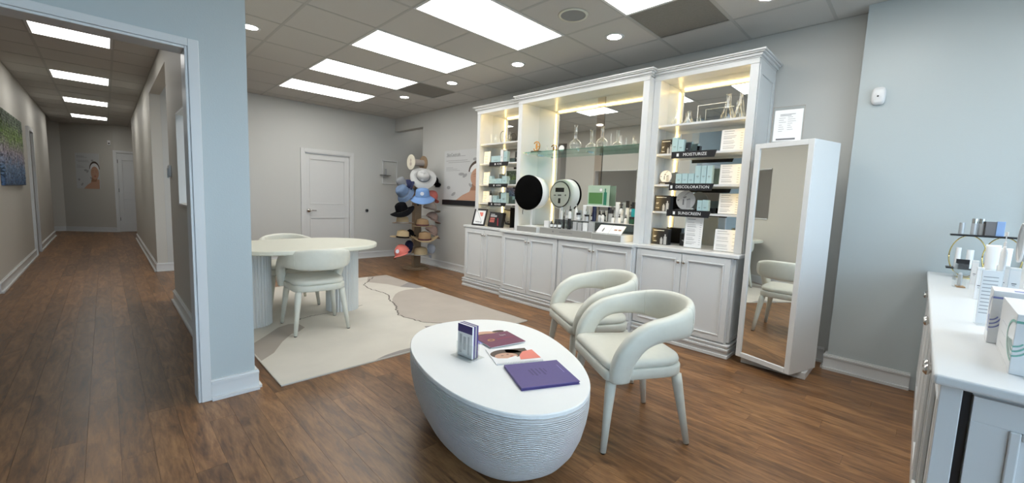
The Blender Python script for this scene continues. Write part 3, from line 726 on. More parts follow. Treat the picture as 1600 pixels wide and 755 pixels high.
# bottles
def bottle(label, loc, r, h, body, cap, kind='dropper', group=None, lab=PAPER):
    t = thing('bottle', label, 'bottle', loc, 0, group)
    if kind == 'dropper':
        obj('glass_body', MB().lathe([(r*.9, .0003), (r, .004), (r, h*.50), (r*.8, h*.57), (r*.42, h*.60), (r*.42, h*.63)], 18), body, t, smooth=True)
        obj('cap', MB().lathe([(r*.55, h*.62), (r*.55, h*.74), (r*.30, h*.76), (r*.26, h*.94), (r*.12, h)], 14), cap, t, smooth=True)
    elif kind == 'pump':
        obj('body', MB().lathe([(r*.95, .0003), (r, .004), (r, h*.68), (r*.5, h*.74), (r*.5, h*.78)], 18), body, t, smooth=True)
        obj('pump', MB().lathe([(r*.45, h*.76), (r*.45, h*.84), (r*.15, h*.85), (r*.15, h*.94), (r*.5, h*.94), (r*.5, h)], 14).box(-r*1.3, -r*.2, h*.94, 0, r*.2, h*.99), cap, t)
    elif kind == 'tube':
        obj('body', MB().lathe([(r*.8, .0003), (r*.8, h*.28)], 16), cap, t)
        obj('tube', MB().loft([[(r*a*math.cos(q*PI/8), r*b*math.sin(q*PI/8), z) for q in range(16)] for z, a, b in ((h*.285, .9, .9), (h*.32, 1, 1), (h*.95, .12, 1.15), (h, .08, 1.15))]), body, t, smooth=True)
    elif kind == 'cyl':
        obj('body', MB().lathe([(r*.95, .0003), (r, .004), (r, h*.70)], 18), body, t, smooth=False)
        obj('cap', MB().lathe([(r*.98, h*.705), (r*.98, h)], 18), cap, t)
    if lab:
        obj('label_band', MB().lathe([(r+.0005, h*.12), (r+.0005, h*.42)], 18, cap=False), lab, t, smooth=True)
    return t
bottle('white dropper bottle with dark cap on the lowest shelf of the left hutch', (3.79, 4.245, S4), .026, .175, WHITEP, BLACK, lab=None)
def flask(label, loc, kind, h, r, name='glass_flask'):
    t = thing(name, label, 'glassware', loc)
    if kind == 'erl':
        obj('vessel', MB().lathe([(r*.92, .0003), (r, .008), (r*.30, h*.68), (r*.28, h*.95), (r*.36, h)], 24, cap=False).lathe([(r*.92, .0003), (r*.9, .002)], 24), FLASKG, t, smooth=True)
    elif kind == 'round':
        pr = [(r*.5, .0003)]+[(r*math.sin(a), r*.85-r*math.cos(a)*.95+.0) for a in [PI*(.17+.72*i/9) for i in range(10)]]
        top = pr[-1][1]
        pr += [(r*.28, top+.01), (r*.26, h*.97), (r*.34, h)]
        obj('vessel', MB().lathe(pr, 24, cap=False), FLASKG, t, smooth=True)
        obj('foot_ring', MB().lathe([(r*.62, .0003), (r*.66, .012), (r*.48, .014)], 24, cap=False), FLASKG, t, smooth=True)
    elif kind == 'cyl':
        obj('vessel', MB().lathe([(r*1.6, .0003), (r*1.6, .006), (r, .010), (r, h)], 18, cap=False), FLASKG, t, smooth=True)
    return t
flask('wide conical glass flask, leftmost on the top shelf of the right hutch', (3.84, 1.72, S1), 'erl', .165, .052)
flask('small conical glass flask second on the top shelf of the right hutch', (3.84, 1.605, S1), 'erl', .125, .050)
flask('tall conical glass flask near the right end of the top shelf, right hutch', (3.82, 1.27, S1), 'erl', .225, .062)
flask('narrow-necked glass flask at the right end of the top shelf, right hutch', (3.83, 1.175, S1), 'erl', .25, .045)
t = thing('acrylic_display', 'empty clear acrylic frame lying open between the flasks of the right hutch', 'frame', (3.86, 1.42, S1))
obj('panel', MB().box(0, -.12, .0003, .004, .12, .165), ACRYL, t); obj('edge', MB().box(-.001, -.122, .165, .006, .122, .17).box(-.001, .118, .0003, .006, .122, .165), WHITEP, t)
flask('slim glass cylinder at the far left of the top shelf, left hutch', (3.84, 4.33, S1), 'cyl', .15, .012, 'glass_cylinder')
flask('conical glass flask on the top shelf of the left hutch', (3.84, 4.235, S1), 'erl', .14, .045)
flask('small glass flask at the right of the top shelf, left hutch', (3.84, 3.96, S1), 'erl', .15, .045)
t = thing('oval_stand', 'thin dark oval ring ornament on the top shelf of the left hutch', 'ornament', (3.86, 4.11, S1))
obj('ring', MB().tube([(0, .055*math.sin(a)*(1-.25*math.cos(a)), .088-.085*math.cos(a)) for a in [2*PI*i/28 for i in range(29)]], .0035, 6), DARKMET, t, smooth=True)
obj('foot', MB().box(-.015, -.02, .0003, .015, .02, .004), DARKMET, t)
# glass shelf contents
ZG = 1.822
t = thing('gold_emblem', 'round gold monogram ornament on a black block, left end of the glass shelf', 'ornament', (3.79, 3.43, ZG))
obj('block', MB().box(-.03, -.055, .0003, .03, .065, .026), BLACK, t, bev=.001)
BRASS = mat('antique_gold', (.40, .22, .08), .4, metal=.7)
obj('ring', MB().tube([(0, .052*math.cos(a), .082+.055*math.sin(a)) for a in [PI*(.22+1.62*i/24) for i in range(25)]], .007, 8), BRASS, t, smooth=True)
obj('letter', MB().box(-.005, -.012, .03, .005, -.002, .125).box(-.005, -.045, .07, .005, -.012, .082).box(-.005, .002, .05, .005, .012, .115), BRASS, t, bev=.001)
flask('round-bellied glass flask with a long neck, left of the bronze strip', (3.80, 2.85, ZG), 'round', .28, .068)
flask('second round glass flask, right of the bronze strip', (3.80, 2.50, ZG), 'round', .235, .062)
flask('thin glass rod stand right of the second round flask', (3.80, 2.39, ZG), 'cyl', .15, .007, 'glass_cylinder')
flask('slim glass cylinder near the right end of the glass shelf', (3.80, 2.275, ZG), 'cyl', .12, .011, 'glass_cylinder')
flask('shortest glass cylinder on the glass shelf, farthest right', (3.80, 2.13, ZG), 'cyl', .10, .009, 'glass_cylinder')
flask('small conical glass flask right of the gold ornament', (3.80, 3.27, ZG), 'erl', .085, .028)
t = thing('oval_plaque', 'small pale oval plaque standing on the glass shelf', 'plaque', (3.82, 3.06, ZG))
obj('plate', MB().lathe([(.038, 0), (.038, .006)], 24).xform(Matrix.Translation((0, 0, .036)) @ Matrix.Rotation(-PI/2, 4, 'Y')), WHITEP, t)
obj('base', MB().box(-.012, -.02, .0003, .014, .02, .004), WHITEP, t)
t = thing('slanted_card', 'white slanted card at the right end of the glass shelf', 'card', (3.79, 2.035, ZG))
obj('card', MB().prism([(0, 0), (.03, 0), (.022, .2)], 0, .002).xform(frameM((0, .02, .0005), (0, -1, 0), (0, 0, 1))), PAPER, t)
obj('backrest', MB().box(.003, -.01, .0003, .03, .01, .004), PAPER, t)

# middle worktop display
def platform(label, x0, x1, y0, y1, h, front=GREYP, word=None, side=CABW):
    t = thing('display_platform', label, 'display stand', ((x0+x1)/2, (y0+y1)/2, CT)); a, b = (x1-x0)/2, (y1-y0)/2
    obj('block', MB().box(-a, -b, .0005, a, b, h), side, t, bev=.001)
    obj('front_panel', MB().box(-a-.003, -b+.004, .004, -a-.0002, b-.004, h-.004), front, t)
    if word:
        text('lettering', word, h*.34, WEST(-a-.0036, -.02, h*.5), INK, t, 'CENTER'); prt('logo_print', [ell(0, 0, .010, .012, 10)], WEST(-a-.0034, .16, h*.5), INK, t)
    return t
platform('low platform with a grey front under the round black device', 3.56, 3.93, 3.165, 3.49, .066)
platform('long grey-fronted platform lettered SKINCEUTICALS holding the bottles', 3.57, 3.93, 2.405, 3.125, .072, word='SKINCEUTICALS', side=SILVER)
platform('grey-fronted platform with an open booklet on top, at the right', 3.535, 3.93, 2.045, 2.385, .068)
t = thing('step_riser', 'clear grey acrylic step carrying the rear bottles on the long platform', 'display stand', (3.84, 2.70, CT+.072))
obj('step', MB().box(-.08, -.30, .0005, .088, .36, .095), FROST, t, bev=.002); obj('step_top', MB().box(-.083, -.30, .0955, .088, .36, .099), SILVER, t)
t = thing('step_riser', 'white and grey step behind the booklet carrying the right-hand bottles', 'display stand', (3.84, 2.215, CT+.068))
obj('step', MB().box(-.08, -.165, .0005, .088, .175, .100), FROST, t, bev=.002); obj('step_top', MB().box(-.083, -.165, .1005, .088, .175, .104), WHITEP, t)
Z1 = CT+.072; Z2 = Z1+.099; Z3 = CT+.068+.104
carton('small white square block at the left end of the long platform', 3.63, 3.115, 3.045, Z1, .075, WHITEP, .05, marks=False)
bottle('small black-capped dropper bottle, leftmost on the long platform', (3.625, 2.995, Z1), .017, .098, AMBER, BLACK)
bottle('small dropper bottle second from the left on the long platform', (3.625, 2.945, Z1), .017, .098, AMBER, BLACK)
bottle('dropper bottle with a wider black cap, third from the left', (3.630, 2.885, Z1), .019, .104, AMBER, BLACK)
bottle('tall slim black dropper bottle without label, behind the third one', (3.665, 2.853, Z1), .013, .19, AMBER, BLACK, lab=None)
bottle('black tube bottle with a white ring, middle of the long platform', (3.63, 2.750, Z1), .019, .118, AMBER, BLACK, 'cyl', lab=None)
def block(label, x, y, z, w, h, m=ACRYL, d=.03):
    t = thing('acrylic_block', label, 'display block', (x, y, z)); obj('block', MB().box(-d/2, -w/2, .0003, d/2, w/2, h), m, t, bev=.001); obj('cap', MB().box(-d/2, -w/2, h+.0003, d/2, w/2, h+.004), SILVER, t); return t
block('pale frosted block right of the black tube bottle', 3.63, 2.665, Z1, .05, .085, SILVER)
block('clear block in the middle of the long platform', 3.63, 2.60, Z1, .05, .080, SILVER)
block('clear block with a white front right of the middle', 3.63, 2.53, Z1, .055, .085, WHITEP)
block('grey block at the right end of the long platform', 3.63, 2.455, Z1, .06, .095, SILVER)
row2 = [('white slim tube, leftmost on the rear step', 3.045, .012, .13, WHITEP, WHITEP, 'cyl', None), ('white slim tube beside the leftmost one on the rear step', 2.995, .012, .14, WHITEP, SILVER, 'cyl', None),
        ('clear jar bottle on the rear step under the white tubes', 2.935, .026, .11, SILVER, SILVER, 'cyl', PAPER), ('white dropper bottle with black tip on the rear step', 2.875, .018, .16, WHITEP, BLACK, 'dropper', None),
        ('white pump bottle behind the black tube bottle', 2.815, .018, .17, WHITEP, WHITEP, 'pump', None), ('dark wide-capped jar on the rear step', 2.755, .025, .085, SILVER, BLACK, 'cyl', PAPER),
        ('white tube standing on its cap near the round device reflection', 2.70, .020, .175, WHITEP, WHITEP, 'tube', None), ('flat jar with a dark lid, middle of the rear step', 2.64, .026, .07, SILVER, BLACK, 'cyl', None),
        ('dark dropper bottle on the rear step below the green print', 2.59, .018, .125, AMBER, BLACK, 'dropper', PAPER), ('navy bottle with a white ring below the green print', 2.545, .022, .165, NAVY, NAVY, 'cyl', None),
        ('white dropper bottle with a black tip, right of the navy bottle', 2.495, .019, .12, WHITEP, BLACK, 'dropper', None), ('white slim dropper bottle, last on the long rear step', 2.435, .017, .13, WHITEP, BLACK, 'dropper', None)]
for lb, y, r, h, bm_, cm_, kd, lab in row2: bottle(lb, (3.80 if row2.index((lb, y, r, h, bm_, cm_, kd, lab)) % 2 else 3.835, y, Z2), r, h, bm_, cm_, kd, lab=lab)
row3 = [('large clear bottle with a flat black cap, left on the right-hand step', 2.365, .028, .135, SILVER, BLACK, 'cyl', None), ('grey bottle with a black pump on the right-hand step', 2.245, .027, .20, SILVER, BLACK, 'pump', PAPER),
        ('tall white bottle with a round black top on the right-hand step', 2.175, .018, .235, WHITEP, BLACK, 'cyl', None), ('large teal bottle with a black cap near the lit stile', 2.095, .030, .225, TEALBOT, BLACK, 'cyl', None)]
for lb, y, r, h, bm_, cm_, kd, lab in row3: bottle(lb, (3.85, y, Z3), r, h, bm_, cm_, kd, lab=lab)
for lb, y, h in [('short white dropper bottle, front left of the right-hand step', 2.300, .095), ('short white dropper bottle, front middle of the right-hand step', 2.225, .098), ('short white dropper bottle, front right of the right-hand step', 2.150, .095)]:
    bottle(lb, (3.785, y, Z3), .017, h, WHITEP, BLACK, lab=None)
bottle('white tube standing on its cap behind the short dropper bottles', (3.885, 2.31, Z3), .024, .22, WHITEP, WHITEP, 'tube', lab=None)
bottle('dark green jar in front of the teal bottle', (3.79, 2.085, Z3), .027, .075, mat('jar_dark_green', (.02, .08, .05), .2), BLACK, 'cyl', lab=None)
# open booklet
t = thing('open_booklet', 'open white booklet with pictures lying on the right-hand platform', 'booklet', (3.60, 2.215, CT+.092), rot=(0, -.70, 0))
obj('page', MB().box(-.035, .004, 0, .085, .145, .008), PAPER, t, label='left page with a bottle picture'); obj('page', MB().box(-.035, -.145, 0, .085, -.004, .008), PAPER, t, label='right page with two eyes pictured')
obj('spine', MB().box(-.036, -.004, 0, .086, .004, .005), SILVER, t)
P = frameM((0, 0, .0082), (0, -1, 0), (1, 0, 0))
prt('bottle_print', [rc(-.085, -.015, -.068, .03), rc(-.080, .03, -.073, .045)], P, INK, t); prt('eye_print', [rc(.045, .01, .08, .03), rc(.09, .01, .125, .03)], P, SKIN2, t)
# green framed picture
t = thing('green_display', 'clear acrylic display with a green picture and bottle, on a white ledge', 'display', (3.89, 2.565, 1.20))
obj('ledge', MB().box(-.03, -.15, 0, .04, .15, .012), WHITEP, t, bev=.002)
obj('leg', MB().box(-.005, .125, -.155, .005, .135, -.0005), ACRYL, t); obj('leg', MB().box(-.005, -.135, -.155, .005, -.125, -.0005), ACRYL, t)
obj('card', MB().box(0, -.14, .013, .004, .14, .235), mat('pale_green_card', (.40, .52, .42), .4), t)
prt('green_print', [rc(-.125, .03, .055, .155)], WEST(-.0002, 0, 0), GREENL, t); prt('bottle_print', [rc(.068, .02, .108, .16), rc(.08, .16, .095, .20)], WEST(-.0002, 0, 0), GREEND, t)
prt('ring_print', [ell(.03, .185, .022, .022, 18)], WEST(-.0002, 0, 0), INKP, t); prt('ring_core_print', [ell(.03, .185, .017, .017, 18)], WEST(-.0004, 0, 0), PAPER, t, .0012)
# round skin-imaging device
dv = thing('imaging_device', 'round white device with a black velvet hood before the middle hutch', 'device', (3.64, 3.33, CT+.067), math.radians(3))
obj('foot', MB().lathe([(.075, .0005), (.075, .008), (.02, .014)], 28), WHITEP, dv, smooth=True)
obj('pole', MB().tube([(.0, 0, .012), (.0, 0, .25)], .013, 14), WHITEP, dv, smooth=True)
X = Matrix.Translation((0, 0, .40)) @ Matrix.Rotation(-PI/2, 4, 'Y')
obj('drum', MB().lathe([(.17, -.090), (.19, -.084), (.198, -.02), (.202, .055), (.192, .06)], 48).xform(X), WHITEP, dv, smooth=True)
hd = obj('hood', MB().lathe([(.2025, .058), (.206, .066), (.207, .088), (.196, .100), (.1, .104), (.0005, .105)], 48).xform(X), VELVET, dv, smooth=True)
obj('drawstring', MB().tube([(-.09, .06, .20), (-.092, .065, .165), (-.09, .062, .14)], .004, 6), BLACK, hd)
bk = obj('back_rim', MB().lathe([(.170, -.0915), (.170, -.096), (.150, -.098)], 48).xform(X), BLACK, dv, smooth=True)
obj('back_plate', MB().lathe([(.158, -.0985), (.155, -.104)], 48).xform(X), WHITEP, dv)
EB = frameM((.1045, 0, .40), (0, 1, 0), (0, 0, 1))
prt('screen_print', [rc(-.075, .03, .075, .085), rc(-.02, -.115, .02, -.05)], EB, BLACK, dv); prt('button_print', [ell(-.10, -.01, .012, .012, 12), rc(-.03, -.02, .03, -.002), rc(.06, -.018, .10, -.006)], EB, INK, dv)
# things on the left end of the worktop
t = thing('picture_frame', 'black picture frame leaning at the left end of the worktop', 'picture frame', (3.65, 4.33, CT+.001), rot=(0, .30, .16))
obj('frame', MB().box(-.012, -.115, 0, 0, .115, .022).box(-.012, -.115, .218, 0, .115, .24).box(-.012, -.115, .022, 0, -.092, .218).box(-.012, .092, .022, 0, .115, .218), BLACK, t, bev=.001)
obj('sheet', MB().box(-.006, -.092, .022, -.002, .092, .218), PAPER, t)
prt('print', [[(-.05, .19), (.05, .05), (.053, .055), (-.046, .195)], rc(-.06, .045, .02, .06), rc(.03, .035, .05, .06)], WEST(-.0062, 0, 0), INKP, t); prt('rose_print', [[(-.02, .19), (.05, .19), (.05, .14), (.02, .13)]], WEST(-.0062, 0, 0), CORALP, t)
obj('strut', MB().box(.0005, -.02, .05, .05, .02, .054), BLACK, t)
t = thing('gift_set', 'black gift set box with pink printed window under the lowest left sign', 'box', (3.69, 4.02, CT+.001), rot=(0, .22, 0))
obj('box_body', MB().box(-.025, -.115, 0, .02, .115, .165), BLACK, t, bev=.002)
prt('window_print', [rc(-.09, .05, -.01, .08), rc(-.09, .085, -.01, .105)], WEST(-.0252, 0, 0), LIPS, t); prt('title_print', [rc(-.09, .115, .02, .135), rc(-.09, .14, -.02, .15)], WEST(-.0252, 0, 0), SILVER, t)
prt('swoosh_print', [[(.05, .02), (.07, .01), (.045, .11), (.035, .10)]], WEST(-.0252, 0, 0), CRIMS, t); obj('lid', MB().box(-.026, -.116, .1655, .021, .116, .172), BLACK, t); t.scale = (1.15, 1.15, 1.15)
t = thing('shadow_box', 'open black box with a pale jar inside, under the left hutch shelf', 'box', (3.83, 3.80, CT))
obj('box_shell', MB().box(0, -.09, .0005, .10, -.08, .27).box(0, .08, .0005, .10, .09, .27).box(0, -.08, .26, .10, .08, .27).box(.09, -.08, .0005, .10, .08, .26), BLACK, t)
obj('jar', MB().lathe([(.03, .001), (.035, .02), (.03, .09), (.015, .13)], 18, c=(.045, -.01, 0)), STONE, t, smooth=True)

# ================================================================ leaning mirror cabinet
t = thing('mirror_cabinet', 'tall white swivel cabinet with a full-length mirror on its front', 'mirror', (0, 0, 0))
obj('swivel_base', MB().box(3.597, .497, .001, 3.93, .93, .052), CABW, t, bev=.003)
A = Vector((3.577, .960)); Bv = Vector((3.457, .568)); ux = (Bv-A).normalized(); uy = Vector((-ux.y, ux.x));
if uy.x < 0: uy = -uy
wd = (Bv-A).length; dp = .335
MM = Matrix(((ux.x, 0, uy.x*-1, 0), (ux.y, 0, uy.y*-1, 0), (0, 1, 0, 0), (0, 0, 0, 1)))  # local: x across, y up, z out (towards viewer)
MM.translation = (A.x, A.y, 0)
H0, H1 = .056, 1.735
obj('cabinet_box', MB().box(0, H0, -dp, wd, H1, -.004).xform(MM), CABW, t, bev=.002)
e = .038
fr = obj('mirror_frame', MB().box(0, H0, -.0035, e, H1, .012).box(wd-e, H0, -.0035, wd, H1, .012).box(e, H0, -.0035, wd-e, H0+e, .012).box(e, H1-e, -.0035, wd-e, H1, .012).xform(MM), CABW, t, bev=.003)
obj('mirror_glass', MB().box(e, H0+e, -.0025, wd-e, H1-e, .001).xform(MM), MIRROR, t)
# sign on top
t = thing('notice_sign', 'clear upright notice with a white printed sheet on top of the mirror cabinet', 'sign', (3.60, .775, 1.7365), math.radians(4))
obj('acrylic_holder', MB().box(.001, -.098, 0, .005, .098, .262).box(-.03, -.098, 0, .04, .098, .003), ACRYL, t)
obj('paper', MB().box(-.0014, -.09, .015, .0004, .085, .24), PAPER, t)
obj('holder_edge', MB().box(-.002, -.099, .004, .006, -.097, .262).box(-.002, .097, .004, .006, .099, .262).box(-.002, -.099, .2625, .006, .099, .2645), BEIGEC, t)
prt('print', [rc(-.05, .205, .045, .210), rc(-.05, .196, .02, .201)]+[rc(-.055, z, -.055+w, z+.003) for z, w in ((.18, .04), (.165, .03), (.15, .045), (.13, .02), (.115, .03), (.10, .035), (.085, .025))]+[rc(.0, z, w, z+.003) for z, w in ((.185, .03), (.17, .045), (.155, .05), (.14, .03), (.125, .02), (.11, .03), (.095, .035))], WEST(-.0016, 0, 0), INKP, t)
prt('bar_print', [rc(-.065, .022, .055, .034)], WEST(-.0016, 0, 0), INK, t)

# ================================================================ rug
RX0, RX1, RY0, RY1 = .748, 3.03, 2.775, 5.76
def rug_mat():
    m = bpy.data.materials.new('rug_wool'); m.use_nodes = True; nt = m.node_tree; b = nt.nodes['Principled BSDF']
    tc = nt.nodes.new('ShaderNodeTexCoord'); n = nt.nodes.new('ShaderNodeTexNoise'); n.inputs['Scale'].default_value = 3.5; n.inputs['Detail'].default_value = 8
    nt.links.new(tc.outputs['Object'], n.inputs['Vector'])
    return m, nt, b, n
def rug_tone(name, c, var=.10):
    m, nt, b, n = rug_mat(); m.name = name
    mx = nt.nodes.new('ShaderNodeMix'); mx.data_type = 'RGBA'; mx.inputs['A'].default_value = (*[x*(1-var) for x in c], 1); mx.inputs['B'].default_value = (*[x*(1+var) for x in c], 1)
    nt.links.new(n.outputs['Fac'], mx.inputs['Factor']); nt.links.new(mx.outputs['Result'], b.inputs['Base Color']); b.inputs['Roughness'].default_value = .95; b.inputs['Specular IOR Level'].default_value = .15
    return m
RC = rug_tone('rug_cream', (.60, .57, .51)); RT = rug_tone('rug_taupe', (.38, .34, .30)); RG = rug_tone('rug_grey', (.30, .28, .27)); RP = rug_tone('rug_pinkish', (.44, .395, .35)); RL = rug_tone('rug_line', (.16, .145, .13)); RE = rug_tone('rug_edge', (.60, .58, .53), .03)
t = thing('area_rug', 'large cream rug with taupe patches and thin dark crack lines', 'rug', (0, 0, .0005))
obj('pile', MB().box(RX0, RY0, 0, RX1, RY1, .010), RC, t)
obj('edge_binding', MB().box(RX0-.006, RY0-.006, 0, RX1+.006, RY0-.0003, .009).box(RX0-.006, RY1+.0003, 0, RX1+.006, RY1+.006, .009).box(RX0-.006, RY0, 0, RX0-.0003, RY1, .009).box(RX1+.0003, RY0, 0, RX1+.006, RY1, .009), RE, t)
def rp(nm, polys, m, z=.0104): 
    mb = MB()
    for Pq in polys: mb.poly([(x, y, z) for x, y in Pq])
    return obj(nm, mb, m, t)
RUG_SHAPES = True
rp('taupe_patch', [[(.7505, 3.72), (.80, 3.70), (.93, 3.85), (1.06, 4.01), (1.16, 4.06), (1.23, 4.02), (1.24, 3.87), (1.16, 3.78), (1.09, 3.75), (.98, 3.60), (.86, 3.38), (.7505, 3.27)]], RT)
rp('pink_patch', [[(3.0295, 4.60), (2.90, 4.68), (2.74, 4.69), (2.62, 4.64), (2.52, 4.55), (2.37, 4.35), (2.29, 4.19), (2.16, 3.86), (2.10, 3.69), (2.12, 3.55), (2.19, 3.33), (2.29, 3.20), (2.22, 3.04), (2.16, 2.92), (2.20, 2.7755), (3.0295, 2.7755)]], RP)
rp('grey_patch', [[(2.78, 4.90), (3.0295, 5.10), (3.0295, 4.68), (2.91, 4.70)]], RG, .0107)
rp('grey_wedge', [[(1.38, 2.7755), (1.48, 2.815), (1.61, 2.835), (1.73, 2.83), (1.84, 2.7755)]], RG, .0107)
rp('grey_wedge', [[(2.10, 3.24), (2.28, 3.17), (2.19, 3.12), (2.08, 3.14)]], RG, .0110)
rp('taupe_corner', [[(2.74, 5.7595), (3.0295, 5.7595), (3.0295, 5.11), (2.78, 4.90), (2.73, 5.12), (2.64, 5.28), (2.56, 5.42)]], RP, .0107)
def crack(pts, w=.014):
    mb = MB(); rr = random.Random(3); P = []
    for (a, b), (c, d) in zip(pts, pts[1:]):
        n = 6
        for i in range(n): P.append((a+(c-a)*i/n+rr.uniform(-.012, .012), b+(d-b)*i/n+rr.uniform(-.012, .012)))
    P.append(pts[-1])
    for (a, b), (c, d) in zip(P, P[1:]):
        L = math.hypot(c-a, d-b); nx, ny = -(d-b)/L*w/2, (c-a)/L*w/2
        mb.poly([(a+nx, b+ny, .0112), (c+nx, d+ny, .0112), (c-nx, d-ny, .0112), (a-nx, b-ny, .0112)])
    return mb
obj('crack_line', crack([(2.80, 5.70), (2.56, 5.42), (2.44, 5.27), (2.40, 4.99), (2.44, 4.71), (2.42, 4.54), (2.31, 4.28), (2.26, 4.06), (2.16, 3.86), (2.10, 3.72), (2.12, 3.56), (2.17, 3.35), (2.30, 3.20)]), RL, t)
obj('crack_line', crack([(1.24, 4.13), (1.37, 4.19), (1.46, 4.21), (1.72, 4.17), (1.98, 4.30)], .010), RL, t)

# ================================================================ desk
DC = (0, 0); DLX, DWY = .69, .49
t = thing('oval_desk', 'long oval cream desk on two fluted pedestals standing on the rug', 'desk', (1.345, 4.175, 0), math.radians(3.5))
def stadium(cx, cy, a, b, n=14):
    P = []
    for s_, c in ((1, cx+a-b), (-1, cx-a+b)):
        for i in range(n+1):
            th = -PI/2+PI*i/n if s_ > 0 else PI/2+PI*i/n
            P.append((c+b*math.cos(th), cy+b*math.sin(th)))
    return P
obj('desk_top', MB().prism(stadium(*DC, DLX, DWY), (.708), .745), STONE, t, bev=.008, seg=3)
obj('under_lip', MB().prism(stadium(*DC, DLX-.05, DWY-.05), .700, .7075), STONE, t)
def fluted(cx, cy, a, b, nf):
    P = []; N_ = nf*6
    base_ = stadium(cx, cy, a, b, 40) if a > b+.01 else ell(cx, cy, a, b, 360)
    # resample by arc length
    pts = base_+[base_[0]]; d = [0]
    for p, q2 in zip(pts, pts[1:]): d.append(d[-1]+math.hypot(q2[0]-p[0], q2[1]-p[1]))
    for k in range(N_):
        s_ = d[-1]*k/N_; i = max(j for j in range(len(d)) if d[j] <= s_+1e-9); i = min(i, len(pts)-2)
        f = (s_-d[i])/max(1e-9, d[i+1]-d[i]); x = pts[i][0]+(pts[i+1][0]-pts[i][0])*f; y = pts[i][1]+(pts[i+1][1]-pts[i][1])*f
        ph = abs(math.sin(PI*k/6)); L = math.hypot(x-cx, y-cy); o = .009*(ph-.6)
        P.append((x+(x-cx)/L*o, y+(y-cy)/L*o))
    return P
for px_ in (-.43, .42):
    obj('pedestal', MB().prism(fluted(px_, .10, .158, .158, 34), .0118, .6995), FLUTE, t)

# ================================================================ upholstered chairs
def sweep(path, nrm, a, b, seg=14, e=2.6):
    """tube with super-elliptic section: a = half thickness along nrm, b = half height across"""
    n = len(path); rings = []
    for i, p in enumerate(path):
        p = Vector(p); tg = (Vector(path[min(i+1, n-1)])-Vector(path[max(i-1, 0)])).normalized()
        o = Vector(nrm[i]); o = (o-tg*o.dot(tg)).normalized(); u = tg.cross(o)
        R_ = []
        for k in range(seg):
            th = 2*PI*k/seg; c, s_ = math.cos(th), math.sin(th)
            R_.append(tuple(p+o*a[i]*math.copysign(abs(c)**(2/e), c)+u*b[i]*math.copysign(abs(s_)**(2/e), s_)))
        rings.append(R_)
    return MB().loft(rings)
def catmull(P, n):
    out = []; Q = [P[0]]+list(P)+[P[-1]]
    for i in range(1, len(Q)-2):
        for k in range(n):
            t_ = k/n; r = []
            for d in range(len(P[0])):
                p0, p1, p2, p3 = Q[i-1][d], Q[i][d], Q[i+1][d], Q[i+2][d]
                r.append(.5*((2*p1)+(-p0+p2)*t_+(2*p0-5*p1+4*p2-p3)*t_**2+(-p0+3*p1-3*p2+p3)*t_**3))
            out.append(tuple(r))
    out.append(tuple(P[-1])); return out
def seat_outline(g=0, n=10):
    """rounded D, front at +y"""
    c = [(.235+g, .235+g), (.205+g, -.215-g), (-.205-g, -.215-g), (-.235-g, .235+g)]; rr = [.05, .13, .13, .05]; P = []
    for i in range(4):
        p0, p1, p2 = Vector(c[i-1]), Vector(c[i]), Vector(c[(i+1) % 4]); a = p1+(p0-p1).normalized()*rr[i]; b_ = p1+(p2-p1).normalized()*rr[i]
        for k in range(n+1):
            u = k/n; P.append(tuple(a*(1-u)**2+p1*2*u*(1-u)+b_*u*u))
    return P
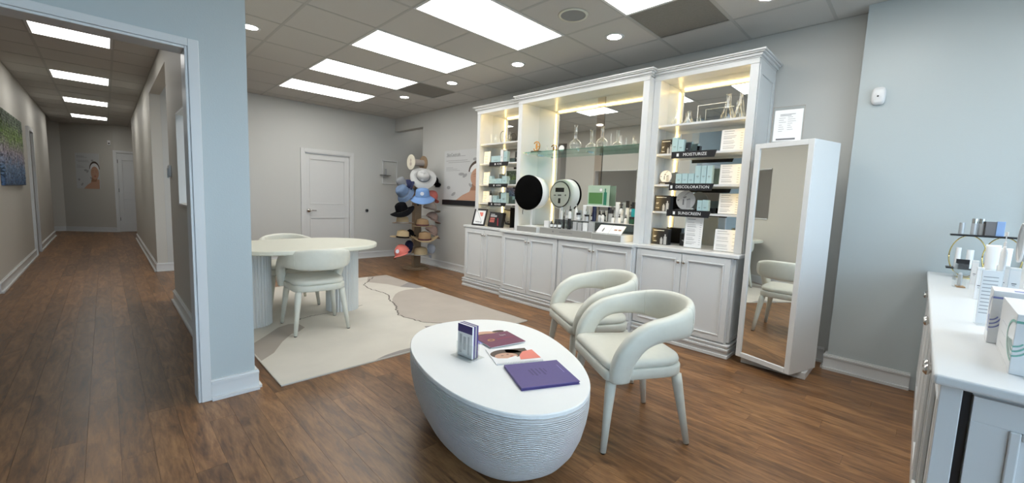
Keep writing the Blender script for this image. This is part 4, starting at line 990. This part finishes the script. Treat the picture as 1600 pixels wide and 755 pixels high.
def make_chair(label, loc, rz, group):
    t = thing('curved_armchair', label, 'chair', loc, rz, group)
    O0, O1 = seat_outline(0), seat_outline(.008)
    sc = lambda P, k, z: [(x*k, y*k, z) for x, y in P]
    obj('seat_base', MB().loft([sc(O1, .97, .368), sc(O1, 1, .376), sc(O1, 1, .415), sc(O1, .98, .4225)]), FABRIC, t, smooth=True)
    obj('seat', MB().loft([sc(O0, .97, .4235), sc(O0, 1.005, .432), sc(O0, 1.01, .445), sc(O0, .985, .460), sc(O0, .90, .470), sc(O0, .6, .475), sc(O0, .2, .476)]), FABRIC, t, smooth=True)
    for lx, ly, fx, fy in ((.195, .195, .235, .235), (-.195, .195, -.235, .235), (.178, -.175, .220, -.238), (-.178, -.175, -.220, -.238)):
        top = Vector((lx, ly, .3675)); ft = Vector((fx, fy, .006))
        lg = obj('leg', MB().tube([ft, ft.lerp(top, .5), ft.lerp(top, .88), top], [.0155, .021, .027, .027], 14), FABRIC, t, smooth=True)
        obj('glide', MB().tube([ft-Vector((0, 0, .0055)), ft-Vector((0, 0, .0003))], .012, 10), BLACK, lg)
    # one continuous arm and back band
    K = [(-.236, .172, .374, .034, .050), (-.243, .172, .43, .037, .054), (-.252, .155, .50, .038, .055), (-.258, .105, .572, .037, .055), (-.258, .03, .617, .036, .057), (-.252, -.065, .636, .033, .061), (-.226, -.158, .646, .030, .072), (-.165, -.235, .652, .027, .086), (-.085, -.278, .655, .025, .092), (0, -.292, .656, .025, .093)]
    K = K+[(-k[0],)+k[1:] for k in K[-2::-1]]
    C = catmull(K, 4)
    path = [c[:3] for c in C]
    nr = [(c[0], min(0, c[1])*1.2-1e-4, .0) for c in C]
    bk = obj('arm_back_band', sweep(path, nr, [c[3] for c in C], [c[4] for c in C], 16, 2.8), FABRIC, t, smooth=True)
    for s_ in (-1, 1):
        mb = MB()
        i = min(range(len(C)), key=lambda k: abs(C[k][0]-s_*.2)+abs(C[k][1]+.21))
        p = Vector(path[i]); o = Vector(nr[i]).normalized(); tg = (Vector(path[i+1])-Vector(path[i-1])).normalized(); u = tg.cross(o)
        q_ = [p+o*(C[i][3]+.0008)*math.copysign(abs(math.cos(a))**(2/2.8), math.cos(a))+u*(C[i][4]+.0008)*math.copysign(abs(math.sin(a))**(2/2.8), math.sin(a)) for a in [2*PI*k/24 for k in range(25)]]
        mb.tube(q_, .0018, 5)
        obj('seam', mb, FABRIC, bk, smooth=True)
    return t
CH = [('cream curved armchair nearest the camera, right of the white coffee table', (2.03, 1.075, 0), math.radians(56.5)),
      ('cream curved armchair behind the front one, before the white cabinets', (2.46, 1.63, 0), math.radians(58)),
      ('cream curved chair on the near side of the oval desk, seen from behind', (1.335, 3.868, .0112), math.radians(-5.2)),
      ('cream curved chair on the far side of the oval desk, mostly hidden by it', (1.40, 4.84, .0112), math.radians(177))]
proto = make_chair(*CH[0][:3], 'curved cream armchairs')
for lb, lc, rz in CH[1:]: dup(proto, lc, rz, lb)

# ================================================================ coffee table
cm = bpy.data.materials.new('white_plaster_ribbed'); cm.use_nodes = True; nt = cm.node_tree; b = nt.nodes['Principled BSDF']; b.inputs['Roughness'].default_value = .6
tc = nt.nodes.new('ShaderNodeTexCoord'); wv = nt.nodes.new('ShaderNodeTexWave'); wv.bands_direction = 'Z'; wv.inputs['Scale'].default_value = 36; wv.inputs['Distortion'].default_value = 1.2; wv.inputs['Detail'].default_value = 2; wv.inputs['Detail Scale'].default_value = 1.2
nt.links.new(tc.outputs['Object'], wv.inputs['Vector'])
bp = nt.nodes.new('ShaderNodeBump'); bp.inputs['Strength'].default_value = 1.0; bp.inputs['Distance'].default_value = .006; nt.links.new(wv.outputs['Fac'], bp.inputs['Height']); nt.links.new(bp.outputs[0], b.inputs['Normal'])
bt = nt.nodes.new('ShaderNodeTexNoise'); bt.inputs['Scale'].default_value = 7; nt.links.new(tc.outputs['Object'], bt.inputs['Vector'])
mx = nt.nodes.new('ShaderNodeMix'); mx.data_type = 'RGBA'; mx.inputs['A'].default_value = (.74, .75, .75, 1); mx.inputs['B'].default_value = (.84, .84, .84, 1); nt.links.new(bt.outputs['Fac'], mx.inputs['Factor']); nt.links.new(mx.outputs['Result'], b.inputs['Base Color'])
TOPW = mat('white_plaster_top', (.78, .79, .78), .55, noise=.02, nscale=5)
TA, TB, TE, TN = .636, .410, .13, 2.25; TANG = 1.2113; TH = .42
def egg(k, z, n=72):
    P = []
    for i in range(n):
        th = 2*PI*i/n; c, s_ = math.cos(th), math.sin(th)
        X_ = TA*k*math.copysign(abs(c)**(2/TN), c); Y_ = TB*k*math.copysign(abs(s_)**(2/TN), s_)*(1+TE*X_/TA)
        P.append((X_, Y_, z))
    return P
t = thing('coffee_table', 'low white egg-shaped plaster coffee table with fine ribbed sides', 'coffee table', (1.440, 1.526, 0), TANG)
prof = [(.56, .001), (.64, .005), (.73, .026), (.82, .07), (.895, .13), (.95, .20), (.983, .27), (1.0, .33), (1.003, .38), (1.0, .402)]
obj('ribbed_body', MB().loft([egg(k, z) for k, z in prof]), cm, t, smooth=True)
obj('table_top', MB().loft([egg(.992, .4025), egg(1.0, .405), egg(1.0, .416), egg(.994, TH)]), TOPW, t, bev=0)

# papers on the coffee table
def book(name, label, c4, z0, th, m, cat='book'):
    """c4: four top corners in order, world xy"""
    cx = sum(p[0] for p in c4)/4; cy = sum(p[1] for p in c4)/4
    u = Vector((c4[1][0]-c4[0][0]+c4[2][0]-c4[3][0], c4[1][1]-c4[0][1]+c4[2][1]-c4[3][1]))/2; v = Vector((c4[3][0]-c4[0][0]+c4[2][0]-c4[1][0], c4[3][1]-c4[0][1]+c4[2][1]-c4[1][1]))/2
    w, h = u.length, v.length; ang = math.atan2(u.y, u.x)
    t = thing(name, label, cat, (cx, cy, z0), ang)
    return t, w, h
# order of corners: bottom-left, bottom-right, top-right, top-left as a reader on the camera side sees them
zt = TH+.0005
t, w, h = book('magazine', 'magazine with a face and lilac cover under the burgundy booklet', [(1.455, 1.70), (1.66, 1.62), (1.745, 1.815), (1.545, 1.885)], zt, .004, PAPER, 'magazine')
obj('pages', MB().box(-w/2, -h/2, 0, w/2, h/2, .004), PAPER, t)
prt('cover_print', [rc(-w/2, -h/2, w/2, -h*.05)], I4(), LILAC, t, .0045); prt('face_print', [ell(-.02, h*.22, .075, .04, 20)], I4(), SKIN, t, .0045); prt('hair_print', [ell(-.02, h*.05, .09, .03, 16), ell(.075, h*.3, .04, .02, 12)], I4(), HAIR, t, .0048)
prt('small_print', [rc(-.09, -h*.42, -.02, -h*.36), rc(-.09, -h*.28, -.03, -h*.24)], I4(), PAPER, t, .0049)
t, w, h = book('booklet', 'burgundy booklet with a gold seal, overlapping the lilac magazine', [(1.451, 1.599), (1.674, 1.55), (1.743, 1.743), (1.514, 1.789)], zt+.0052, .006, BURG, 'booklet')
obj('pages', MB().box(-w/2+.002, -h/2+.002, 0, w/2-.002, h/2-.002, .004), PAPER, t); obj('cover', MB().box(-w/2, -h/2, .0042, w/2, h/2, .0058), BURG, t)
prt('seal_print', [ell(-w*.24, 0, .023, .018, 20)], I4(), GOLDP, t, .0062); prt('seal_core_print', [ell(-w*.24, 0, .012, .009, 14)], I4(), BURG, t, .0065)
prt('line_print', [rc(-w*.08, -.003, w*.42, .003)], I4(), CRIMS, t, .0062); text('title', 'Spa', .030, frameM((w*.22, h*.25, .0060), (1, 0, 0), (0, 1, 0)), SILVER, t)
t, w, h = book('wire_magazine', 'wire-bound magazine with a smiling face and coral top, middle of the coffee table', [(1.325, 1.428), (1.556, 1.311), (1.67, 1.491), (1.448, 1.595)], zt, .006, PAPER, 'magazine')
obj('pages', MB().box(-w/2, -h/2, 0, w/2, h/2, .0045), PAPER, t)
prt('hair_print', [ell(-.035, .018, .088, .062, 22), rc(-.03, .02, .09, .078)], I4(), HAIR, t, .005); prt('face_print', [ell(-.045, -.012, .062, .042, 22)], I4(), SKIN, t, .0054)
prt('collar_print', [[(-.128, -.075), (.01, -.075), (.005, -.02), (-.05, -.045), (-.12, -.03)]], I4(), PAPER, t, .0058); prt('coral_print', [[(.012, -.075), (.125, -.075), (.12, .045), (.06, .03), (.025, -.02)]], I4(), CORALP, t, .0058)
prt('eye_print', [ell(-.065, -.005, .008, .004, 8), ell(-.032, .006, .008, .004, 8)], I4(), HAIR, t, .0061); prt('mouth_print', [ell(-.018, -.022, .012, .006, 10, rot=.5)], I4(), LIPS, t, .0061)
wb = MB()
for k in range(30): wb.tube([(-w/2+.006+k*(w-.012)/29, -h/2+.004+.005*math.cos(a), .003+.005*math.sin(a)) for a in [2*PI*i/8 for i in range(9)]], .0009, 4)
obj('wire_binding', wb, SILVER, t)
t, w, h = book('purple_book', 'thin purple hardback with embossed lettering, nearest the camera on the coffee table', [(1.229, 1.149), (1.483, 1.025), (1.61, 1.245), (1.357, 1.37)], zt, .014, PURPLE)
obj('cover', MB().box(-w/2, -h/2, 0, w/2, h/2, .003).box(-w/2, -h/2, .011, w/2, h/2, .014).box(-w/2, -h/2, .003, -w/2+.003, h/2, .011), PURPLE, t, bev=.001); obj('pages', MB().box(-w/2+.004, -h/2+.004, .0032, w/2-.003, h/2-.003, .0108), PURPD, t)
M_ = frameM((-.01, .02, .0142), (-.05, 1, 0), (-1, -.05, 0))
prt('emboss_print', [rc(-.035, .03, .025, .038), rc(-.045, .012, .035, .022), rc(-.03, -.008, .03, 0), rc(-.045, -.03, .03, -.02), rc(-.02, -.045, .02, -.038)], M_, PURPD, t, .0003)
prt('title_print', [rc(w*.40, -.02, w*.408, .07)], I4(), LILAC, t, .0144)
# brochure holder
bh = thing('brochure_holder', 'clear acrylic holder with a block of purple brochures standing on the coffee table', 'brochure holder', (1.303, 1.60, zt), math.radians(-86))
obj('base', MB().box(-.075, -.055, 0, .075, .050, .003), ACRYL, bh); obj('pocket_front', MB().box(-.06, -.026, .003, .06, -.024, .075), ACRYL, bh); obj('pocket_back', MB().box(-.06, .024, .003, .06, .026, .12), ACRYL, bh)
obj('pocket_side', MB().box(-.06, -.024, .003, -.058, .024, .075), ACRYL, bh); obj('pocket_side', MB().box(.058, -.024, .003, .06, .024, .075), ACRYL, bh)
for k in range(4):
    tag_ = obj('brochure', MB().box(-.055, -.021+k*.0105, .004, .055, -.021+k*.0105+.0095, .172), (PAPER, PURPLE, SILVER, PURPLE)[k], bh)
prt('cover_print', [rc(-.054, .13, .054, .171)], frameM((0, -.0212, 0), (1, 0, 0), (0, 0, 1)), PURPD, bh, .0004)
prt('figure_print', [rc(-.04, .02, -.022, .12), rc(-.012, .04, .008, .11), rc(.022, .02, .034, .115)], frameM((0, -.0212, 0), (1, 0, 0), (0, 0, 1)), SILVER, bh, .0006)

# ================================================================ right-hand counter
t = thing('reception_counter', 'white counter cabinet with knobbed doors at the right picture edge', 'cabinet', (0, 0, 0))
obj('carcass', MB().box(1.455, -.62, .09, 4.005, -.092, .834), CABW, t)
obj('kick', MB().box(1.475, -.62, .001, 4.005, -.075, .085), CABW, t)
obj('corner_post', MB().box(1.437, -.108, .001, 1.470, -.070, .834), CABW, t, bev=.002)
obj('dark_gap', MB().box(1.447, -.124, .02, 1.4545, -.1085, .822), BLACK, t)
def side_door(xa, xb, knob_left):
    st = .05; y = -.091; mb = MB().box(xa, y, .10, xb, y+.008, .815)
    mb.box(xa, y+.008, .10, xa+st, y+.016, .815).box(xb-st, y+.008, .10, xb, y+.016, .815).box(xa+st, y+.008, .10, xb-st, y+.016, .10+st).box(xa+st, y+.008, .815-st, xb-st, y+.016, .815)
    d = obj('door', mb, CABW, t, bev=.001)
    e = .014; obj('moulding', MB().box(xa+st, y+.0082, .10+st, xa+st+e, y+.020, .815-st).box(xb-st-e, y+.0082, .10+st, xb-st, y+.020, .815-st).box(xa+st+e, y+.0082, .10+st, xb-st-e, y+.020, .10+st+e).box(xa+st+e, y+.0082, .815-st-e, xb-st-e, y+.020, .815-st), CABW, d, bev=.003)
    kx = xa+.028 if knob_left else xb-.028
    obj('knob', MB().lathe([(.008, 0), (.008, .009), (.017, .014), (.0185, .020), (.011, .028)], 16).xform(Matrix.Translation((kx, y+.016, .742)) @ Matrix.Rotation(-PI/2, 4, 'X')), CHROME, d, smooth=True)
xs_ = [1.445, 1.91, 2.375, 2.84, 3.305, 3.70, 3.995]
side_door(1.475, 1.905, False); side_door(1.909, 2.36, True); side_door(2.364, 2.755, False); side_door(2.759, 3.21, True); side_door(3.214, 3.66, False); side_door(3.664, 3.995, True)
mb = MB().box(1.4460, -.60, .10, 1.4545, -.126, .820); st = .06
mb.box(1.4380, -.60, .10, 1.4460, -.126, .10+st).box(1.4380, -.60, .82-st, 1.4460, -.126, .82).box(1.4380, -.126-st, .10+st, 1.4460, -.126, .82-st).box(1.4380, -.60, .10+st, 1.4460, -.60+st, .82-st)
fd = obj('end_door', mb, CABW, t, bev=.001)
obj('moulding', MB().box(1.4330, -.186-.018, .16, 1.4458, -.186, .76).box(1.4330, -.54, .742, 1.4458, -.204, .76).box(1.4330, -.54, .16, 1.4458, -.204, .178), CABW, fd, bev=.003)
tag(obj('counter_top', MB().box(1.4070, -.64, .8345, 4.006, -.054, .860), CABW, bev=.007, seg=3), 'white worktop with rounded edge on the right-hand counter', 'countertop')
ZC = .8605
def swirl_box(label, x0, y1, w, d, h, ang, m_sw, group=None):
    t = thing('product_box', label, 'box', (x0, y1, ZC), ang)
    obj('box_body', MB().box(0, -w, 0, d, 0, h), WHITEP, t, bev=.0015)
    # a C-shaped swirl on the long side that turns the corner onto the end face
    cz = h*.55; rx, ry, th = min(.12, d*.55), h*.34, .006
    def cee(rx, ry, th, ox, oz):
        o = ell(ox, oz, rx, ry, 18, PI/2, 3*PI/2); i_ = ell(ox, oz, rx-th*2, ry-th, 18, PI/2, 3*PI/2)[::-1]
        return o+i_
    sidef = frameM((d, .0004, 0), (-1, 0, 0), (0, 0, 1)); endf = frameM((-.0004, 0, 0), (0, -1, 0), (0, 0, 1))
    prt('swirl_side_print', [cee(rx, ry, th, d, cz)], sidef, m_sw, t, .0004)
    for k in range(3):
        q_ = ry-.012*(k+1)
        prt('swirl_fin_print', [ell(d, cz, rx*(q_/ry), q_, 8, 1.05*PI, 1.5*PI)+ell(d, cz, rx*(q_/ry)-.012, q_-.004, 8, 1.05*PI, 1.5*PI)[::-1]], sidef, m_sw, t, .0004)
        prt('swirl_end_print', [ell(0, cz, .030-.006*k, q_, 8, 1.5*PI, 1.9*PI)+ell(0, cz, .027-.006*k, q_-.004, 8, 1.5*PI, 1.9*PI)[::-1]], endf, m_sw, t, .0004)
    prt('swirl_band_print', [rc(.0005, cz+ry-th, w*.9, cz+ry)], endf, m_sw, t, .0004)
    prt('line_print', [rc(d*.25, h*.62-k*.03, d*.55, h*.625-k*.03) for k in range(3)]+[rc(0, h*.06, d, h*.064)], frameM((d, .0004, 0), (-1, 0, 0), (0, 0, 1)), INKP, t, .0004)
    prt('lid_print', [rc(.02, -w*.8, .05, -w*.3)], Matrix.Translation((0, 0, h)), m_sw, t, .0005)
    return t
swirl_box('white carton with a green swirl at the right picture edge, in front', 1.560, -.184, .12, .31, .150, math.radians(-1), SWIRL)
swirl_box('white carton with a violet swirl behind the green-swirl one', 1.90, -.172, .14, .12, .162, math.radians(-2), SWIRLV)
t = thing('leaflet_stand', 'clear slanted leaflet holder with pale grey leaflets on the right counter', 'brochure holder', (2.22, -.190, ZC), math.radians(8))
obj('back_sheet', MB().box(-.003, -.028, 0, .0, .028, .20), ACRYL, t); obj('foot', MB().box(-.05, -.028, 0, -.0033, .028, .003), ACRYL, t)
obj('leaflet', MB().box(-.009, -.024, .004, -.0035, .024, .195), PAPER, t); prt('print', [rc(-.020, .04+.013*k, .016, .043+.013*k) for k in range(11)], WEST(-.0092, 0, 0), INKP, t, .0004)
t = thing('clear_tester_stand', 'clear acrylic tester stand with a tube bottle and an orange base, on the right counter', 'display', (3.28, -.172, ZC), math.radians(6))
obj('wall', MB().box(-.04, -.030, 0, -.037, .02, .13).box(.037, -.030, 0, .04, .02, .13).box(-.04, .0205, 0, .04, .0235, .13), ACRYL, t); obj('base', MB().box(-.03, -.02, .0005, .03, .012, .006), GOLDP, t, label='orange brown base plate'); obj('tube', MB().lathe([(.009, .007), (.009, .07), (.004, .08)], 12), SILVER, t); obj('dark_card', MB().box(.02, -.03, .10, .03, .02, .15), BLACK, t)
# gold ring stand with two black shelves
t = thing('ring_stand', 'gold ring stand with two black shelves at the far end of the right counter', 'display stand', (3.80, -.215, ZC))
obj('ring', MB().tube([(.0, .078*math.cos(a), .138+.128*math.sin(a)) for a in [2*PI*i/40 for i in range(41)]], .0032, 8), GOLD, t, smooth=True)
obj('ring', MB().tube([(.0, -.14+.078*math.cos(a), .138+.128*math.sin(a)) for a in [2*PI*i/40 for i in range(41)]], .0032, 8), GOLD, t, smooth=True)
obj('foot', MB().lathe([(.045, 0), (.045, .006)], 24), GOLD, t); obj('foot', MB().lathe([(.045, 0), (.045, .006)], 24, c=(0, -.14, 0)), GOLD, t)
obj('shelf', MB().box(-.05, -.24, .262, .05, .085, .272), BLACK, t); obj('shelf', MB().box(-.05, -.24, .055, .05, .085, .063), BLACK, t)
ZS = ZC+.2725; ZL = ZC+.0635
bottle('small silver pump bottle at the left of the upper black shelf, right counter', (3.80, -.175, ZS), .013, .072, SILVER, SILVER, 'cyl', lab=None)
bottle('twin grey bottle with silver cap on the upper black shelf, right counter', (3.80, -.226, ZS), .014, .100, SILVER, CHROME, 'cyl', lab=None)
bottle('second silver-capped grey bottle beside its twin, right counter', (3.81, -.256, ZS), .014, .100, SILVER, CHROME, 'cyl', lab=None)
carton('dark grey metallic carton on the upper black shelf of the right counter', 3.77, -.270, -.310, ZS, .085, INK, .05, marks=False)
carton('bright blue metallic carton at the right end of the upper black shelf', 3.765, -.313, -.345, ZS, .088, BLUEREF, .05, marks=False)
bottle('white slim tube on the lower black shelf, left, right counter', (3.78, -.175, ZL), .013, .125, WHITEP, WHITEP, 'cyl', lab=None)
bottle('white tube second on the lower black shelf, right counter', (3.78, -.225, ZL), .016, .115, WHITEP, WHITEP, 'cyl', lab=None)
carton('narrow white carton before the gold ring stand, right counter', 3.50, -.222, -.248, ZC, .135, WHITEP, .03)
bottle('large white printed tube behind the leaflet holder, right counter', (3.42, -.285, ZC), .024, .235, WHITEP, WHITEP, 'tube', lab=PAPER)
bottle('white tube with blue light on its side, right of the large printed tube', (3.46, -.335, ZC), .020, .22, WHITEP, WHITEP, 'tube', lab=None)
carton('white printed carton in the group behind the leaflet holder', 3.15, -.285, -.325, ZC, .145, WHITEP, .04)
carton('second white printed carton beside the group behind the leaflet holder', 3.17, -.328, -.365, ZC, .138, WHITEP, .04)
carton('slim white carton leaning close to the leaflet holder on the right counter', 2.86, -.200, -.222, ZC, .15, WHITEP, .03)
bottle('small dark bottle behind the white cartons, right counter', (3.02, -.365, ZC), .010, .10, AMBER, BLACK, 'dropper', lab=None)
t = thing('silver_drum', 'large silver-grey cylinder lying on its side at the right picture edge', 'device', (3.0, -.36, ZC+.001))
obj('drum', MB().lathe([(.07, 0), (.086, .004), (.088, .02), (.088, .16), (.084, .165)], 36).xform(Matrix.Translation((0, .03, .27)) @ Matrix.Rotation(PI/2, 4, 'X')), SILVER, t, smooth=True)
obj('rim', MB().lathe([(.087, -.004), (.092, -.004), (.092, .004), (.087, .004)], 36, cap=False).xform(Matrix.Translation((0, .03, .27)) @ Matrix.Rotation(PI/2, 4, 'X')), WHITEP, t, smooth=True)
obj('stand', MB().box(-.05, -.13, 0, .05, .01, .185), WHITEP, t, bev=.004)
bottle('slim white bottle left of the silver cylinder, right counter', (3.10, -.293, ZC), .012, .315, WHITEP, WHITEP, 'pump', lab=None)

# ================================================================ hat stand
HXc, HYc = 3.765, 6.10
t = thing('hat_stand', 'tall kraft cardboard hat stand with a round base and two spool discs on top', 'hat stand', (HXc, HYc, .0005))
obj('base_disc', MB().lathe([(.225, 0), (.225, .016)], 40).lathe([(.185, .0165), (.185, .032)], 40), CARD, t, bev=.002)
obj('post', MB().box(-.065, -.045, .0325, .065, .045, 1.62), CARD, t, bev=.006)
obj('cross_axle', MB().tube([(-.115, -.0, 1.80), (.115, 0, 1.80)], .055, 24), mat('card_grey', (.36, .31, .28), .8), t)
for s_, m_ in ((-1, STRAWL), (1, CARD)):
    a = math.radians(30)
    obj('spool_disc', MB().lathe([(.125, -.006), (.125, .006)], 40).xform(Matrix.Translation((s_*.118, 0, 1.80)) @ Matrix.Rotation(PI/2, 4, 'Y')), m_, t)
prt('emblem_print', [ell(0, 1.83, .022, .03, 12), ell(0, 1.77, .035, .03, 12)], frameM((-.1245, 0, 0), (0, -1, 0), (0, 0, 1)), BEIGEC, t, .0006)
obj('slot', MB().box(-.02, -.0458, 1.08, .02, -.0452, 1.14).box(-.02, -.0458, .80, .02, -.0452, .84), BLACK, t)
def arm(x, y, z): 
    obj('arm_rod', MB().tube([(0.0, 0.0, z), (x-HXc, y-HYc, z)], .0035, 6), SILVER, t)
def brimhat(label, x, y, z, r, ch, cr, m, band=None, droop=.0, tilt=(0, 0, 0), pinch=.25, bm_=None, name='sun_hat', wav=0):
    h = thing(name, label, 'hat', (x, y, z), rot=tilt, group=None)
    n = 32
    rings = []
    for k, dz in ((r/cr, -droop), (.5+.5*r/cr, -droop*.45), (1.03, 0), (1.03, .003), (.5+.5*r/cr, -droop*.45+.004), (r/cr, -droop+.004)):
        rings.append([(cr*k*math.cos(2*PI*i/n), cr*k*.93*math.sin(2*PI*i/n), dz+(wav*math.cos(4*PI*i/n)*(k-1) if k > 1.1 else 0)) for i in range(n)])
    mb = MB().loft(rings, cap=False); obj('brim', mb, bm_ or m, h, smooth=True)
    rr = []
    for k, zz in ((1.02, .0), (.98, ch*.4), (.92, ch*.75), (.80, ch*.95), (.55, ch*1.0), (.2, ch*.97), (.01, ch*.96)):
        rr.append([(cr*k*math.cos(2*PI*i/n), cr*k*.9*math.sin(2*PI*i/n)*(1-pinch*zz/ch*abs(math.cos(2*PI*i/n))), zz+.004-(pinch*.05*math.cos(2*PI*i/n)**2 if zz > ch*.9 else 0)) for i in range(n)])
    obj('crown', MB().loft(rr, cap=False), m, h, smooth=True)
    if band: obj('hat_band', MB().loft([[(cr*k*math.cos(2*PI*i/n), cr*.93*k*math.sin(2*PI*i/n), zz) for i in range(n)] for k, zz in ((1.035, .005), (1.025, .028))], cap=False), band, h, smooth=True)
    return h
def cap(label, x, y, z, m, tilt, s=1.0, badge=None, back=None):
    h = thing('baseball_cap', label, 'cap', (x, y, z), rot=tilt)
    n = 24; R0 = .092*s
    rr = [[(R0*math.cos(a)*math.cos(2*PI*i/n), R0*1.12*math.cos(a)*math.sin(2*PI*i/n), R0*1.25*math.sin(a)) for i in range(n)] for a in (0, .3, .6, .9, 1.2, 1.45, 1.55)]
    obj('crown', MB().loft(rr, cap=False), m, h, smooth=True); obj('button', MB().lathe([(.006, R0*1.24), (.006, R0*1.24+.006)], 8), m, h)
    v = []
    for k, dz in ((0, 0), (1, 0), (1, .004), (0, .004)):
        v.append([(R0*.98*math.cos(b_)*(1+.0), -R0*1.05*math.sin(b_)*(1)-k*.085*s*math.sin(b_)**.7, -.028*k*abs(math.cos(b_))**1.5+dz-.006*k) for b_ in [PI*(.06+.88*i/16) for i in range(17)]])
    mb = MB()
    R_ = [[mb.bm.verts.new(p) for p in r] for r in v]
    for a_, b_ in ((0, 1), (1, 2), (2, 3), (3, 0)):
        for i in range(16): mb.bm.faces.new((R_[a_][i], R_[a_][i+1], R_[b_][i+1], R_[b_][i]))
    obj('visor', mb, m, h, smooth=True)
    if badge: obj('badge', MB().lathe([(.024*s, 0), (.024*s, .003)], 16).xform(Matrix.Translation((0, -R0*1.02, R0*.55)) @ Matrix.Rotation(PI/2-.35, 4, 'X')), badge, h)
    return h
BADGE = mat('badge_pale', (.62, .66, .74), .6)
def R3(a, b, c): return (math.radians(a), math.radians(b), math.radians(c))
TW = R3(58, 0, -42)   # tilted so the crown points at the room
brimhat('large white sun hat with a tag, tilted, under the spool discs', 3.76, 5.90, 1.56, .215, .11, .105, CLOTHW, CLOTHG, .03, R3(62, 10, -35), wav=.03, name='sun_hat')
bpy.context.view_layer.update()
brimhat('sky blue bucket hat with a white bird badge on the front of the stand', 3.70, 5.82, 1.245, .20, .12, .115, SKYB, None, .075, R3(14, -3, -30), pinch=.05, name='bucket_hat', wav=.02)
tg_ = bpy.data.objects['bucket_hat']; obj('badge', MB().lathe([(.030, 0), (.030, .003)], 18).xform(Matrix.Rotation(-.1, 4, 'Z') @ Matrix.Translation((0, -.108, .065)) @ Matrix.Rotation(PI/2-.15, 4, 'X')), BADGE, tg_)
obj('hang_tag', MB().box(-.018, -.12, .075, .018, -.118, .115), PAPER, bpy.data.objects['sun_hat'])
brimhat('denim blue bucket hat hanging on the left side of the stand', 3.47, 6.02, 1.29, .16, .12, .105, DENIM, None, .07, R3(30, -48, -20), pinch=.05, name='bucket_hat')
brimhat('grey patterned bucket hat above the denim one', 3.46, 6.06, 1.44, .10, .09, .08, CLOTHG, None, .04, R3(20, -35, -20), pinch=.05, name='bucket_hat')
cap('navy cap squeezed between the patterned hat and the post', 3.58, 6.04, 1.42, NAVYC, R3(10, -70, -20), .95)
cap('black cap to the right below the large white hat', 4.075, 6.10, 1.50, BLKC, R3(15, 40, 30), 1.0)
cap('faded coral cap on the right side behind the blue bucket hat', 4.00, 6.02, 1.235, SALM, R3(20, 35, 20), 1.1)
brimhat('wide black felt hat hanging on the left below the denim hat', 3.40, 5.94, 1.00, .20, .13, .10, BLKC, None, .03, R3(10, -22, -20), name='sun_hat', wav=.03)
brimhat('upper straw hat with a grey band on the left side of the stand', 3.43, 5.98, .79, .165, .12, .10, STRAW, BEIGEC, -.005, R3(0, 0, -30), bm_=STRAWD, name='straw_hat')
brimhat('wide straw hat with a dark edge on the left, above the salmon cap', 3.42, 5.95, .555, .205, .125, .102, STRAW, BLKC, -.01, R3(0, 3, -30), name='straw_hat')
brimhat('tan straw hat with a round badge, front right below the post slots', 3.73, 5.86, .75, .165, .12, .105, STRAWD, MAROON, .005, R3(0, 0, -30), bm_=STRAW, name='straw_hat')
brimhat('wide-brimmed tan hat with a maroon ribbon, front of the stand', 3.74, 5.80, .52, .225, .135, .105, STRAWD, MAROON, -.03, R3(3, 0, -30), bm_=STRAW, name='straw_hat', wav=.035)
brimhat('straw hat with a white brim, lowest on the front of the stand', 3.72, 5.88, .27, .19, .125, .11, STRAW, None, .0, R3(0, 0, -30), bm_=CLOTHW, name='straw_hat')
cap('salmon pink cap with a white badge, lowest on the left', 3.38, 5.88, .31, SALM, R3(8, -22, -58), 1.32, BADGE)
cap('pale blue cap with a navy strap, low on the right', 4.00, 6.04, .325, mat('hat_pale_blue', (.48, .52, .60), .85), R3(70, 20, 30), .95)
cap('navy plaid cap hanging behind the salmon one', 3.60, 6.05, .42, NAVYC, R3(80, 0, -20), .75)
cap('black cap beside the left wide straw hat', 3.60, 6.03, .60, BLKC, R3(0, 0, 10), .72)
cap('beige cap at the upper right below the coral cap', 3.98, 6.03, 1.03, BEIGEC, R3(5, 15, 20), 1.2)
cap('pinkish beige cap on the right, third from the top', 4.04, 6.06, .86, PINKC, R3(20, 20, 30), 1.1)
cap('dusty pink cap on the right beside the wide tan hat', 4.02, 6.05, .62, PINKC, R3(25, 25, 30), 1.2)
brimhat('flat brown straw hat at the back right against the wall side', 4.0, 6.22, .74, .15, .06, .085, STRAWD, None, 0, R3(0, 30, 0), name='straw_hat')
for (x, y, z) in ((3.43, 5.98, .795), (3.42, 5.95, .553), (3.73, 5.86, .750), (3.74, 5.83, .520), (3.72, 5.88, .27), (3.38, 5.90, .38), (3.47, 6.02, 1.36), (3.42, 5.98, 1.08), (3.76, 5.98, 1.60), (3.70, 5.90, 1.32), (4.05, 6.08, 1.56), (3.98, 6.02, 1.28), (3.98, 6.03, 1.10), (4.02, 6.05, .90), (4.0, 6.05, .68), (4.0, 6.04, .36), (3.98, 6.2, .77)): arm(x, y, z)
# wall sconce behind the stand
t = thing('wall_frame', 'thin pale metal picture frame and bracket on the back wall behind the hat stand', 'frame', (4.06, 7.599, 1.72))
obj('frame', MB().box(-.16, -.02, -.26, -.145, -.001, .20).box(.145, -.02, -.26, .16, -.001, .20).box(-.145, -.02, .185, .145, -.001, .20).box(-.145, -.02, -.26, .145, -.001, -.245), TRIM, t)
obj('candle_plate', MB().box(-.22, -.10, -.10, -.02, -.02, -.09), DARKMET, t); obj('candle', MB().box(-.13, -.07, -.0895, -.10, -.04, .03), INKP, t)
